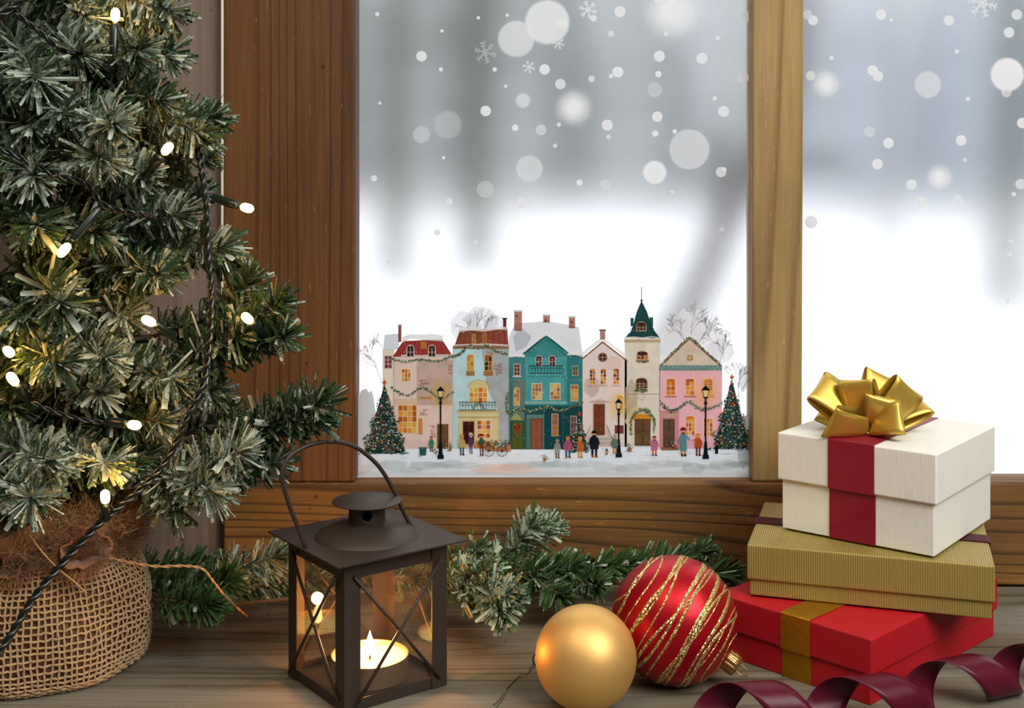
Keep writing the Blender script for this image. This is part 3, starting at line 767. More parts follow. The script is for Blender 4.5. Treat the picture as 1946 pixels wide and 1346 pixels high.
# gathered neck: wavy ruffle of cloth with loose fibres and two folded loops
nk = MB(); rows = []
for j in range(15):
    t = j/14; row = []
    for k in range(121):
        a = 2*math.pi*k/120
        r = .054 - .006*math.sin(math.pi*min(1,t*2.2)) + .022*t**1.1
        r += (.0035 + .010*t)*math.sin(8*a + .8 + t) + .003*t*math.sin(19*a)
        z = .086 + .040*t + .005*t*math.sin(5*a+1)
        row.append(Vector((TX.x + r*math.cos(a), TX.y + r*math.sin(a), z)))
    rows.append(row)
nk.grid(rows); nk.build('gathered_neck', JB, TREE, solid=.001, label='frayed brown gathered neck of the sack')
def fold_loop(c, ax, r0, w0):
    b = MB(); M_ = bauble_frame(ax); rows = []
    for k in range(41):
        a = 2*math.pi*k/40; rr_ = r0*(1+.16*math.sin(2*a+1)+.07*math.sin(7*a)+.05*math.sin(11*a+2)); row = []
        for j in range(9):
            s_ = j/8-.5
            row.append(Vector(c) + M_ @ Vector((math.cos(a)*rr_*(1+.35*s_), math.sin(a)*rr_*(1+.35*s_)*.85, s_*w0 + .001*math.sin(5*a))))
        rows.append(row)
    b.grid(rows); return b
l1 = at(24,1062,.905); l2 = at(160,1046,.905)
fold_loop(l1, (.35,-.9,.15), .0145, .016).build('cloth_loop', JB, TREE, solid=.0012)
fold_loop(l2, (.45,-.85,.2), .0135, .016).build('cloth_loop', JB, TREE, solid=.0012)
# loose fibres
fz = MB()
for i in range(3600):
    a = random.uniform(math.pi*.9, 2.25*math.pi); z = random.uniform(.086, .128)
    r = .058 + (z-.09)*.5 + random.uniform(-.004,.010)
    p = Vector((TX.x + r*math.cos(a), TX.y + r*math.sin(a), z))
    d = Vector((math.cos(a)+random.gauss(0,.6), math.sin(a)+random.gauss(0,.6), random.gauss(.25,.7))).normalized()*random.uniform(.006,.016)
    e = Vector((random.gauss(0,1),random.gauss(0,1),random.gauss(0,1)))*.004
    fz.tube([p, p+d*.5+e, p+d], .00014, 3, random.choice((0,0,1)), caps=False)
for i in range(260):
    a = random.uniform(math.pi*.95, 2.1*math.pi); t = random.uniform(.03,.97)
    p = sackp(a, t, .001); d = Vector((math.cos(a)+random.gauss(0,.8), math.sin(a)+random.gauss(0,.8), random.gauss(-.1,.8))).normalized()*random.uniform(.003,.008)
    fz.tube([p, p+d*.5+Vector((0,0,.001)), p+d], .00012, 3, 1, caps=False)
for l in (l1, l2):
    for i in range(700):
        a = random.uniform(0, 2*math.pi); p = l + Vector((math.cos(a)*.0148*random.uniform(.9,1.15), random.uniform(-.012,-.002), math.sin(a)*.0128*random.uniform(.9,1.15)))
        d = Vector((math.cos(a), random.gauss(-.4,.6), math.sin(a)))*random.uniform(.003,.009)
        fz.tube([p, p+d*.5+Vector((random.gauss(0,.001),0,random.gauss(0,.001))), p+d], .00014, 3, 0, caps=False)
fz.v = [(x, y, max(z, .0005)) for (x, y, z) in fz.v]
fz.build('loose_fibres', [JB, pmat('pale_fibre', '#b59566', .9)], TREE)['kind'] = 'stuff'
# tuft of pale frayed threads at the top
tf = MB(); c0 = at(125,985,.915)
for i in range(700):
    p = c0 + Vector((random.gauss(0,.014), random.gauss(0,.006), random.gauss(0,.007)))
    d = Vector((random.gauss(0,1), random.gauss(-.2,.7), random.gauss(0,.8))).normalized()*random.uniform(.005,.014)
    e = Vector((random.gauss(0,1),random.gauss(0,1),random.gauss(0,1)))*.004
    tf.tube([p, p+d*.5+e, p+d], .00016, 3, 0, caps=False)
tf.build('frayed_tuft', pmat('straw_fibre', '#c2a67c', .9), TREE)['kind'] = 'stuff'
tw = catmull([at(205,1060,.90), at(250,1070,.898), at(300,1077,.90), at(350,1076,.902), at(385,1082,.905), at(405,1105,.91), at(425,1130,.93), at(450,1155,.965), at(470,1172,1.02)], 8)
b = MB()
for s_ in (0, math.pi):
    b.tube([p + Vector((0, math.cos(i*.9+s_), math.sin(i*.9+s_)))*.0006 for i, p in enumerate(tw)], .00065, 5)
b.build('twine', pmat('twine', '#b08555', .9, noise=.2), TREE)
b = MB(); tq = catmull([at(50,1010,.89), at(85,1055,.885), at(115,1085,.888), at(140,1105,.888), at(165,1128,.89)], 8); b.tube(tq, .0006, 5); b.build('twine', pmat('twine_pale', '#c09a66', .9), TREE)

# ------------------------------------------------------------------ string lights
SLt = thing('string_lights', at(200, 990, .87), 'dark green twisted cable of warm fairy lights draped over the frosted tree', 'string lights')
CG = pmat('cable_green', '#0c1512', .28, 0, .6)
HG = pmat('holder_green', '#10201a', .3, 0, .6)
BULB = emis('warm_led', (1, .58, .14, 1), 14)
def cable(pts, r=.00165, tw_=.00150, turns=95):
    path = catmull(pts, 14); b = MB()
    acc = 0; strands = [[], []]; up = Vector((0,-1,.2)).normalized()
    for i, p in enumerate(path):
        if i: acc += (p-path[i-1]).length
        t = (path[min(i+1,len(path)-1)] - path[max(i-1,0)]).normalized()
        u = (up - t*up.dot(t)).normalized(); v = t.cross(u)
        for s in (0, 1):
            a = acc*turns*2*math.pi*.6 + s*math.pi
            strands[s].append(p + (u*math.cos(a) + v*math.sin(a))*tw_)
    for s in strands: b.tube(s, r, 7)
    return b.build('cable', CG, SLt)
cable([at(-90,1330,.80), at(0,1238,.83), at(62,1140,.85), at(130,1058,.862), at(200,985,.87), at(255,940,.875), at(312,880,.88), at(352,800,.88), at(386,725,.882), at(397,650,.885), at(402,560,.89), at(395,470,.90), at(392,385,.91), at(378,290,.925), at(360,240,.95)])
cable([at(-40,265,.86), at(40,300,.862), at(110,335,.865), at(165,350,.868), at(195,388,.872), at(240,403,.88), at(285,412,.895), at(300,440,.93)], .0015, .0014)
cable([at(30,25,.86), at(75,60,.865), at(120,95,.87), at(200,130,.885), at(215,128,.92)], .0014, .0013)
cable([at(-40,50,.86), at(10,25,.86), at(60,-12,.87)], .0015, .0014)
cable([at(60,765,.87), at(110,785,.872), at(170,800,.875), at(230,805,.885)], .0012, .0011)
bulbs = [((262,352,.90),(304,300,.875),(317,284,.87)), ((402,374,.905),(448,390,.888),(468,395,.882)), ((192,392,.872),(140,455,.862),(123,474,.858)),
         ((332,642,.89),(298,618,.875),(284,611,.87)), ((505,640,.90),(480,614,.885),(471,606,.88)), ((60,770,.88),(35,735,.866),(25,722,.862)),
         ((200,800,.878),(240,806,.868),(254,808,.864)), ((202,990,.872),(201,962,.864),(200,946,.860)), ((-25,640,.89),(8,660,.875),(16,668,.87)),
         ((216,108,.885),(218,50,.89),(219,30,.895)), ((30,590,.91),(15,612,.89),(10,625,.885)), ((245,860,.93),(222,842,.91),(214,830,.905)), ((60,430,.91),(20,440,.90),(8,444,.90))]
bulbs = bulbs[:10]
for i, (p0, p1, p2) in enumerate(bulbs):
    a, c, e = at(*p0), at(*p1), at(*p2)
    b = MB(); m_ = a.lerp(c, .12)
    b.tube([a, m_, a.lerp(c,.5), a.lerp(c,.85), c, c.lerp(e,.15)], [.0014,.0030,.0034,.0036,.0032,.0026], 12)
    h = b.build('bulb_holder', HG, SLt)
    d = (e-c).normalized(); R_ = bauble_frame(d)
    b = MB(); b.lathe([(.0001,.0068),(.0018,.0062),(.0030,.0045),(.0034,.002),(.0033,-.001),(.0028,-.0035),(.0015,-.005)], e, 16, M=R_)
    b.build('bulb', BULB, h)
    point('fairy_light_glow', e + d*.010, .050 if i != 1 else .014, (1,.46,.09), .004)

# ------------------------------------------------------------------ garland on the table
GL = thing('pine_garland', (-.05, 1.09, 0), 'lightly frosted green pine garland lying along the window rail behind the lantern', 'garland')
GS = [ # x0,y0,d0,x1,y1,d1, needle, frost, green
 (250,1120,1.00, 420,1105,.985,.022,.22),(330,1130,1.02, 400,1145,.96,.020,.12),(380,1110,1.04, 520,1060,1.03,.022,.60),(250,1090,1.06, 400,1080,1.07,.020,.15),(430,1120,1.08,560,1110,1.09,.016,.3),
 (290,1140,.97, 390,1150,.945,.020,.1),
 (840,1110,1.05, 920,1085,1.01,.022,.5),(860,1120,1.03, 960,1130,.985,.022,.55),(900,1100,1.05, 950,1160,.97,.021,.5),(850,1090,1.07, 900,1050,1.05,.020,.42),
 (900,1090,1.07, 1040,1005,1.09,.020,.50),(960,1060,1.08, 1010,1000,1.08,.020,.45),(920,1100,1.06, 1080,1080,1.06,.020,.18),(1000,1090,1.08, 1180,1075,1.09,.019,.12),
 (1060,1110,1.07, 1130,1110,1.02,.018,.28),(1130,1090,1.09, 1300,1060,1.10,.019,.10),(1200,1090,1.10, 1370,1090,1.10,.021,.10),(1250,1080,1.11, 1330,1050,1.11,.018,.12),
 (1010,1100,1.06, 1060,1130,1.03,.018,.15),(560,1100,1.09, 700,1090,1.10,.018,.3),(700,1095,1.09, 850,1100,1.08,.018,.3)]
for (x0,y0,d0,x1,y1,d1,nl,fr) in GS:
    r0, t0 = at(x0,y0,d0), at(x1,y1,d1)
    r0.z = max(r0.z, .016); t0.z = max(t0.z, .012)
    b = MB(); sprig(b, r0, t0, nl*1.12, 2300, fr, .0, ball=.8, wid=.0030)
    b.v = [(x, min(y, 1.146), max(z, .0006)) for (x, y, z) in b.v]
    b.build('sprig', [M_needg, M_stem], GL, attr=True)
b = MB(); b.tube(catmull([Vector((-.30,1.03,.017)), Vector((-.20,1.06,.018)), Vector((-.1,1.09,.016)), Vector((0,1.07,.018)), Vector((.08,1.085,.02)), Vector((.19,1.10,.02))], 8), .0016, 6); b.build('wire_core', M_stem, GL)

# ------------------------------------------------------------------ printed village film on the left pane
VC = thing('window_cling', at(1052, 915, GLY-.001), 'printed Christmas village scene stuck along the bottom of the left pane', 'window sticker')
_layer = [0]
def fy(layer): return GLY - .0002 - layer*.00004
class Art:
    def __init__(s, layer): s.b = MB(); s.mats = []; s.layer = layer; s.k = 0
    def mi(s, col, alpha=1.0):
        m = vinyl(col, .72 if (s.layer == 3 and alpha == 1.0 and col in ('#f3f2f4', '#e7eaed', '#f4f5f7')) else alpha, .8 if (alpha < 1 or s.layer < 1 or s.layer == 3 or s.layer > 29 and s.layer < 34) else .5)
        if m not in s.mats: s.mats.append(m)
        return s.mats.index(m)
    def pt(s, x, y, l=0):
        d = fy(s.layer + l); p = at(x, y, GLY); return (p.x, d, p.z)
    def poly(s, pts, col, l=0, alpha=1.0):
        n = len(pts); s.k = (s.k+1) % 40; l = l + s.k*.012; s.b.add([s.pt(x, y, l) for x, y in pts], [tuple(range(n))], s.mi(col, alpha))
    def rect(s, x0, y0, x1, y1, col, l=0, alpha=1.0): s.poly([(x0,y0),(x1,y0),(x1,y1),(x0,y1)], col, l, alpha)
    def disc(s, x, y, r, col, l=0, ry=None, n=14, alpha=1.0, rough=0):
        ry = ry or r
        s.poly([(x + r*(1+random.uniform(-rough,rough))*math.cos(2*math.pi*k/n), y + ry*(1+random.uniform(-rough,rough))*math.sin(2*math.pi*k/n)) for k in range(n)], col, l, alpha)
    def line(s, pts, wd, col, l=0):
        for (x0,y0),(x1,y1) in zip(pts, pts[1:]):
            d = math.hypot(x1-x0, y1-y0) or 1; nx, ny = -(y1-y0)/d*wd/2, (x1-x0)/d*wd/2
            s.poly([(x0+nx,y0+ny),(x1+nx,y1+ny),(x1-nx,y1-ny),(x0-nx,y0-ny)], col, l)
    def build(s, name, parent, label=None): return s.b.build(name, s.mats, parent, label=label)
def archpts(x0, y0, x1, y1):
    w_ = (x1-x0)/2; r = min(w_, (y1-y0)*.5)
    return [(x0, y1)] + [(x0+w_ - w_*math.cos(math.pi*k/8), y0 + r - r*math.sin(math.pi*k/8)) for k in range(9)] + [(x1, y1)]
WARM = ['#e59a3a','#f0b64c','#d98432','#f6d27a','#c96f30','#eec25c']
DARKP = ['#6b2a2a','#7c4030','#d98a40','#e8b060','#542424']
def window(parent, layer, x0, y0, x1, y1, c=2, r=3, arch=False, frame='#efe6cf', panes=WARM, sill=None, box=None):
    a = Art(layer); f = 1.3
    if arch: a.poly(archpts(x0-f, y0-f, x1+f, y1+f), frame)
    else: a.rect(x0-f, y0-f, x1+f, y1+f, frame)
    top = y0 + (x1-x0)*.32 if arch else y0
    if arch: a.poly(archpts(x0+.8, y0+.8, x1-.8, top+1), random.choice(panes), 1)
    for i in range(c):
        for j in range(r):
            w_ = (x1-x0)/c; h_ = (y1-top)/r; g = .55
            a.rect(x0+i*w_+g, top+j*h_+g, x0+(i+1)*w_-g, top+(j+1)*h_-g, random.choice(panes), 2)
    if sill: a.rect(x0-3, y1+1, x1+3, y1+4, sill, 2)
    if box:
        a.rect(x0-2, y1+1, x1+2, y1+box, '#b98a55', 2)
    return a.build('window', parent)
def door(parent, layer, x0, y0, x1, y1, col, dark, panels=(2,3), frame=None, label=None):
    a = Art(layer)
    if frame: a.rect(x0-2.2, y0-2.2, x1+2.2, y1, frame)
    a.rect(x0, y0, x1, y1, col, 1)
    w_ = (x1-x0)/panels[0]; h_ = (y1-y0)/panels[1]
    for i in range(panels[0]):
        for j in range(panels[1]):
            X0, Y0, X1, Y1 = x0+i*w_+1.2, y0+j*h_+1.5, x0+(i+1)*w_-1.2, y0+(j+1)*h_-1.5
            a.line([(X0,Y0),(X1,Y0),(X1,Y1),(X0,Y1),(X0,Y0)], .7, dark, 2)
    a.disc((x0+x1)/2+ .8, (y0+y1)/2, .8, '#e8c070', 3, n=8)
    return a.build('door', parent, label)
GREENS = ['#3f6e54','#55855f','#2f5a48','#7fa388','#c9d6d0']
def garland(parent, layer, pts, wd=3.2):
    a = Art(layer); P = [Vector((x,y,0)) for x, y in pts]; pp = catmull(P, 14)
    for p in pp:
        for k in range(3):
            a.disc(p.x+random.gauss(0,1), p.y+random.gauss(0,wd*.35), random.uniform(.9,1.7), random.choice(GREENS), 0, n=6, rough=.4)
        if random.random() < .45: a.disc(p.x+random.gauss(0,1), p.y+random.gauss(0,wd*.35), .85, random.choice(['#c03a30','#d98a40','#f2ead8','#a82a2a','#e8cf80']), 1, n=6)
    return a.build('garland', parent)
def bricks(a, x, y, w_, h_, col='#b06a6a', l=3):
    for j in range(int(h_/2.4)):
        xx = x + (j % 2)*2 + random.uniform(0, 3)
        while xx < x + w_ - 4:
            if random.random() < .8: a.rect(xx, y+j*2.4, xx+random.uniform(3,4.5), y+j*2.4+1.5, col, l)
            xx += 5
def snowline(a, pts, th, l=4, col='#f4f7fa'):
    top = [(x, y - th*.6 - random.uniform(0, th*.4)) for x, y in pts]; a_ = [(x, y + random.uniform(0, th*.5)) for x, y in pts]
    for i in range(len(pts)-1): a.poly([top[i], top[i+1], a_[i+1], a_[i]], col, l)
def blob(cx_, cy_, rx, ry, n=26, rough=.14):
    return [(cx_ + rx*(1+random.uniform(-rough,rough))*math.cos(2*math.pi*k/n), cy_ + ry*(1+random.uniform(-rough,rough))*math.sin(2*math.pi*k/n)) for k in range(n)]
def bare(a, x, y, ang_, ln, dep, col='#a09a96', wd=1.0, l=1):
    x1 = x + ln*math.cos(ang_); y1 = y - ln*math.sin(ang_)
    a.line([(x,y),(x1,y1)], wd, col, l)
    if dep:
        for k in range(3 if dep > 1 else 2):
            bare(a, x + (x1-x)*random.uniform(.55,1), y + (y1-y)*random.uniform(.55,1), ang_ + random.uniform(-.75,.75), ln*random.uniform(.55,.75), dep-1, col, max(.5, wd*.7), l)
# ground and washes
a = Art(0)
edge_t = [(674,756),(690,742),(705,750),(720,800),(760,835),(1380,840),(1400,800),(1418,800),(1432,830)]
a.poly(edge_t + [(1432,918),(674,918)], '#eef2f5')
a.build('snowy_ground', VC)
a = Art(1)
a.poly(blob(694,800,20,62), '#d4dfe3', 0); a.poly(blob(1414,840,15,50), '#cfdbe0', 0)
for k in range(26):
    x = 690 + k*28.5; a.poly(blob(x, 886+random.uniform(-6,7), random.uniform(20,34), random.uniform(5,10), 18, .25), random.choice(['#dde6ea','#e3e8ec','#d3dfe4','#d9e4e6']), 1 + k*.12)
a.poly(blob(965,892,60,9,30,.2), '#f0e2dc', 4.6)
for k in range(16):
    a.poly(blob(700+k*47+random.uniform(-8,8), 909, random.uniform(26,40), random.uniform(4,7), 16, .2), '#fbfcfd', 4.8 + k*.12)
a.line([(678,878),(1080,876),(1428,878)], .8, '#f8fafb', 7)
for k in range(60): a.disc(random.uniform(690,1420), random.uniform(852,872), random.uniform(3,9), random.choice(['#fafbfc','#dfe6ec','#e6ecf1']), 4.8 + k*.08, ry=1.6, n=10, rough=.2)
a.build('snow_washes', VC)
# pale trees behind the roofs
def cloud(cs, col='#f1f1f4', seeds=(), layer=3, name='bare_tree', bc='#a39c98'):
    a = Art(layer)
    for i, (x, y, rx, ry) in enumerate(cs): a.poly(blob(x, y, rx, ry, 26, .08), col, i*.15)
    for (x, y, an, ln, dp) in seeds: bare(a, x, y, an, ln, dp, bc, 1.1, 6)
    return a.build(name, VC)
random.seed(11)
cloud([(885,622,30,30),(915,610,30,28),(940,622,22,24)], '#e7eaed', [(905,640,1.5,26,3),(912,638,1.0,24,3),(898,640,2.1,22,3)])
cloud([(1290,650,36,42),(1318,625,32,36),(1345,650,34,36),(1368,668,26,24),(1300,605,12,18),(1280,632,20,20),(1300,690,50,30)], '#f3f2f4', [(1312,650,1.5,34,4),(1305,655,2.1,30,4),(1322,660,1.0,34,4),(1362,700,1.2,34,4)])
cloud([(712,650,6,6)], '#f4f5f7', [(726,730,1.9,40,4),(712,690,2.3,14,2),(728,660,2.3,18,3)])
cloud([(1412,720,8,26)], '#f4f5f7', [(1404,760,1.6,36,4),(1410,740,1.0,26,3)])
# --- houses
random.seed(5)
def house(label): return None
def start(layer): return Art(layer)
# 1 cream house with red mansard
a = start(14)
a.rect(727,664,750,800,'#e6dccb'); a.rect(747,677,861,853,'#e2c9bb',1); a.rect(792,684,861,770,'#d6c4be',2); a.rect(749,758,800,770,'#e9d8c2',2)
a.poly([(728,666),(731,636),(760,634),(758,664)],'#dbe2ea',2)
a.poly([(746,678),(766,648),(840,645),(861,677)],'#9d3a33',4)
for k in range(11): a.line([(753+k*10,676),(768+k*7.4,649)], .6, '#7c2c2a', 5)
a.rect(800,649,811,663,'#d99a52',5); a.rect(757,617,763,650,'#8f5148',5); a.rect(755.5,616,764.5,619,'#dfe3e6',6)
snowline(a, [(764,648),(780,643),(800,644),(820,643),(842,646)], 9, 6); snowline(a, [(762,678),(780,676),(800,678),(820,676),(861,677)], 4, 6)
bricks(a, 795,722,20,14); bricks(a, 850,693,11,20); bricks(a,797,778,16,14); bricks(a,816,808,14,26,'#c4808a'); a.rect(795,795,803,826,'#dfa25e',3); a.rect(795,754,820,758,'#dfa25e',3.5)
h1 = a.build('house', VC, 'painted cream house with a red mansard roof')
for x in (773.5, 814.5): window(h1, 21, x, 656, x+13, 678, 2, 2, True, '#f2f2f0', ['#3a3434','#4a403c'])
window(h1,20,763.5,701,780.5,725,3,3,False,'#f4efe4'); window(h1,20,731,676,745,700,2,3,False,'#dfe4e6',['#8a3a44','#a05060'])
window(h1,20,757,770,792,823,4,5,False,'#f1e6cd'); door(h1,20,831,806,852,853,'#8b6848','#5c4029',(2,3),'#e8d8bc')
garland(h1,24,[(744,681),(770,688),(800,683),(830,687),(862,675)]); garland(h1,24,[(744,737),(772,751),(800,738),(816,742),(838,758),(861,745)])
# 2 pale blue house with shop
a = start(14)
a.rect(860,658,967,853,'#b7d7da'); a.poly([(915,662),(967,662),(967,853),(946,853),(946,780),(925,735)],'#bcc3c6',1); 
a.poly([(862,662),(874,628),(964,625),(967,662)],'#8c4a38',3)
for k in range(9): a.line([(868+k*11.5,659),(877+k*10.2,630)], .7, '#66332a', 4)
a.rect(896,634,905,655,'#c9a060',4); a.rect(916,632,926,655,'#b98a52',4); a.rect(861,656,967,663,'#b18a6a',5)
a.rect(956,605,962.5,627,'#6a2c2a',4); a.rect(955,604,964,607,'#3f1f1f',5)
snowline(a,[(872,629),(895,626),(920,629),(945,626),(966,627)],6,6); snowline(a,[(862,657),(890,656),(925,655),(966,657)],3,6)
bricks(a,938,690,18,24); bricks(a,922,668,20,8)
a.poly([(889,736),(893,727),(909,721),(926,727),(931,736)],'#ecd9a4',4); a.line([(889,736),(893,727),(909,721),(926,727),(931,736),(889,736)],.8,'#b99c62',5)
a.rect(870,781,948,852,'#ecdcae',4); a.rect(868,779,950,784,'#d9c691',5); a.rect(870,792,948,794,'#c7b27c',5); a.rect(900,838,946,852,'#d69a62',5)
h2 = a.build('house', VC, 'painted pale blue house with a brown roof and shopfront')
window(h2,20,888,674,900,704,2,3,True,'#e5cf94',WARM,box=10); window(h2,20,921,674,935,704,2,3,True,'#e5cf94',['#3c2f28','#a86a38','#4a3a30'],box=10)
window(h2,20,892,736,926,765,4,3,False,'#f6efdc'); window(h2,22,907,799,932,832,3,4,False,'#f7f2e6',WARM+['#c05a8a'])
door(h2,22,880,801,901,844,'#4c1f22','#7a4044',(2,2),'#e2cf98')
a = Art(26)
a.line([(873,764),(942,764)],1.2,'#2c3538'); a.line([(873,779),(942,779)],1.2,'#2c3538')
for k in range(13): a.line([(874+k*5.6,764),(874+k*5.6,779)],.7,'#2c3538'); 
for k in range(12): a.line([(874+k*5.6,772),(876.8+k*5.6,767),(879.6+k*5.6,772)],.6,'#2c3538')
a.build('balcony', h2)
garland(h2,27,[(899,775),(909,766),(920,776)],4); garland(h2,24,[(860,679),(875,672),(890,658),(908,662),(926,657),(944,668),(964,673)])
# 3 teal house
a = start(12)
a.poly([(966,680),(967,640),(978,615),(1040,610),(1100,621),(1108,678)],'#dfe5ec'); a.poly([(975,640),(990,622),(1010,640),(1000,660),(980,668)],'#cdd6e0',1); a.poly([(1060,640),(1090,630),(1098,660),(1080,665)],'#eef2f6',1)
a.rect(966,678,998,854,'#3f7f84',1); a.rect(966,722,998,854,'#7f9a8e',2); a.rect(1077,675,1107,854,'#33767b',1); a.rect(1077,772,1107,854,'#1e5560',2)
a.poly([(997,670),(1038,638),(1078,671),(1078,854),(997,854)],'#4a9a9b',3); a.rect(997,770,1078,854,'#2b6a70',4); a.rect(1035,775,1078,854,'#1f5861',5); a.rect(968,700,975,850,'#4d8f96',3)
a.line([(994,673),(1038,638),(1081,673)],3.2,'#1d6468',6); a.line([(999,676),(1038,645),(1076,676)],1.2,'#2f8588',6)
a.line([(999,709),(1078,709)],1.6,'#8fc4c2',6); a.line([(966,722),(997,722)],1,'#8fc4c2',6); a.line([(1078,722),(1107,722)],1,'#8fc4c2',6); a.line([(997,765),(1078,765)],3,'#b9d5d2',6)
a.line([(1003,716),(1074,716),(1074,762)],.8,'#2a7478',6)
for x in (1034,1070,1004): a.line([(x,776),(x,853)],.9,'#4d8f92',6)
for (x0,y0,x1,y1) in ((977,591,992,629),(1032,599,1045,613),(1081,602,1093,624)):
    a.rect(x0,y0,x1,y1,'#b07a70',4); a.rect(x0-1.5,y0-2,x1+1.5,y0+2,'#e4e8ec',5); a.rect(x0+3,y0+8,x0+7,y0+12,'#7c4c48',6)
snowline(a,[(996,668),(1010,656),(1024,644),(1038,635),(1052,646),(1066,658),(1080,669)],6,8); snowline(a,[(966,679),(980,676),(997,679)],4,8); snowline(a,[(1078,675),(1092,673),(1108,677)],4,8)
a.poly([(968,798),(980,784),(995,798)],'#c3c98a',8); a.line([(967,799),(981,784),(996,799)],1.2,'#8f9c60',9)
a.rect(1000,795,1008,853,'#5d9a98',7); a.rect(1030,795,1034,853,'#5d9a98',7); a.rect(1000,788,1034,795,'#74aaa6',7)
h3 = a.build('house', VC, 'painted teal house with a snow-covered roof and gable')
window(h3,22,977,692,988,713,2,3,False,'#cfe0de',['#a04a3a','#d98a40','#8a3a34'],sill='#e8eef0')
for x in (1018.5,1044): window(h3,22,x,676,x+11,695,2,2,True,'#c8dcd8',['#8a3a44','#6a2a34'])
window(h3,22,1011,729,1029,759,3,4,False,'#dbe8e4'); window(h3,22,1046,729,1064,759,3,4,False,'#dbe8e4')
window(h3,22,977,737,987,770,2,4,True,'#e6dcc4'); window(h3,22,1085,732,1098,762,2,4,False,'#dcdcc8'); window(h3,22,1088,696,1098,713,2,2,False,'#a9c4c0',['#a8643a','#587a4a'])
window(h3,22,1049,787,1060,828,1,4,False,'#b9ccca',['#e59a3a','#c07a50','#d98a40']); window(h3,22,1085,791,1095,826,2,3,False,'#a9c0c0',['#a04a3a','#8a3a34'])
door(h3,22,973,802,994,853,'#6c7c3c','#4a5a2c',(2,2),'#2c5f4c'); door(h3,22,1010,797,1029,853,'#b5745a','#7a4232',(2,3),'#8a5a48')
a = Art(27)
a.disc(983,811,6,'#b8262a',rough=.2); a.disc(983,811,2.2,'#6c7c3c',1); a.poly([(980,815),(986,815),(985,824),(981,824)],'#c43a30',1)
a.build('wreath', h3)
a = Art(27)
a.line([(1005,695),(1070,695)],1.2,'#16383c'); a.line([(1005,709),(1070,709)],1.2,'#16383c')
for k in range(12): a.line([(1005+k*5.9,695),(1005+k*5.9,709)],.7,'#16383c')
for k in range(11): a.line([(1005+k*5.9,702),(1008+k*5.9,698),(1010.9+k*5.9,702)],.6,'#16383c')
a.build('balcony', h3)
garland(h3,28,[(966,745),(963,765),(966,784),(985,776),(1005,782),(1025,776),(1042,772),(1060,780),(1080,776),(1106,765)])
# 4 blush gabled house
a = start(13)
a.poly([(1107,680),(1145,648),(1191,684),(1191,849),(1107,849)],'#e2d2cc',1); a.poly(blob(1125,735,16,20,20,.15),'#dbcac5',2); a.poly(blob(1165,690,18,14,20,.15),'#ecdfda',2)
a.line([(1106,682),(1145,650),(1192,686)],3,'#9c7a58',4); a.rect(1140,628,1150,645,'#b08078',4); a.rect(1138.5,626,1151.5,629,'#7a4a48',5)
snowline(a,[(1106,676),(1125,660),(1145,645),(1168,662),(1191,681)],7,3)
a.rect(1168,808,1185,824,'#8a4a3a',5)
a.rect(1120,762,1160,765,'#cdbab2',4); a.poly(archpts(1129,758,1149,768),'#d8c6bc',4)
for k in range(5): a.rect(1120-k*2,828+k*4,1160+k*1.5,832+k*4,['#d9d0cc','#c7bdb9'][k%2],5)
for x0,x1 in ((1110,1122),(1153,1164)):
    a.line([(x0,836 if x0<1130 else 808),(x1,808 if x0<1130 else 836)],1,'#6a4a44',6)
    for k in range(4): a.line([(x0+k*3.5,836-k*7 if x0<1130 else 812+k*6),(x0+k*3.5,846-k*4 if x0<1130 else 826+k*5)],.6,'#6a4a44',6)
h4 = a.build('house', VC, 'painted blush house with a plain gable and brown door')
for x in (1120.5,1141,1165.5): window(h4,20,x,700,x+11,730,2,4,True,'#eee4da',['#a8643a','#e59a3a','#f0b64c','#7c4030'],sill='#d8c2b4')
a = Art(20); a.disc(1145,679,9,'#a07a5c'); a.disc(1145,679,7,'#5a3a34',1); a.line([(1137,679),(1153,679)],1.3,'#d8c0a8',2); a.line([(1145,671),(1145,687)],1.3,'#d8c0a8',2); a.build('window', h4)
window(h4,20,1172,751,1184,784,2,4,True,'#f0e4cc',['#f6d27a','#f0b64c']); door(h4,20,1128,768,1149,827,'#8f5236','#5e3220',(2,3),'#dccabf')
# 5 tower
a = start(14)
a.rect(1187,646,1254,849,'#dcd3c2'); a.poly(blob(1200,760,12,40,22,.15),'#cfc5b6',1); a.poly(blob(1215,800,26,28,24,.1),'#eadcb8',1)
a.rect(1186,644,1255,651,'#cdb99c',2); a.line([(1187,749),(1254,749)],1.6,'#b8a88e',2); a.line([(1212,753),(1219,761),(1226,753)],1,'#b8a88e',2)
a.poly([(1186,643),(1198,631),(1204,615),(1210,592),(1219,571),(1229,592),(1236,612),(1243,628),(1255,643)],'#1e4747',4)
for k in range(9): a.line([(1190+k*7.4,642),(1213+k*1.6,588)], .6, '#2f6462', 5)
for yy in (600,612,624,634): a.line([(1219-(yy-571)*.42,yy),(1219+(yy-571)*.42,yy)],.6,'#143434',5)
a.rect(1198,604,1204,620,'#2c5a58',3); a.rect(1234,603,1241,620,'#2c5a58',3); a.line([(1219,545),(1219,575)],1.3,'#222a2c',6); a.disc(1219,571,2.2,'#222a2c',6)
snowline(a,[(1187,643),(1205,642),(1220,644),(1238,641),(1254,643)],3,6)
a.poly(archpts(1204,786,1238,800),'#e6a83c',4)
h5 = a.build('house', VC, 'painted cream tower with a dark green spire')
window(h5,22,1210,612,1227,628,3,2,True,'#d8b498',['#4a3230','#6b3a30']); window(h5,20,1210,667,1231,686,3,3,True,'#d8c0a0',['#d98a40','#7c4030','#4a3230'])
window(h5,20,1208,718,1230,743,3,4,True,'#d8c0a0',['#4a3230','#5c4038','#7c4030']); 
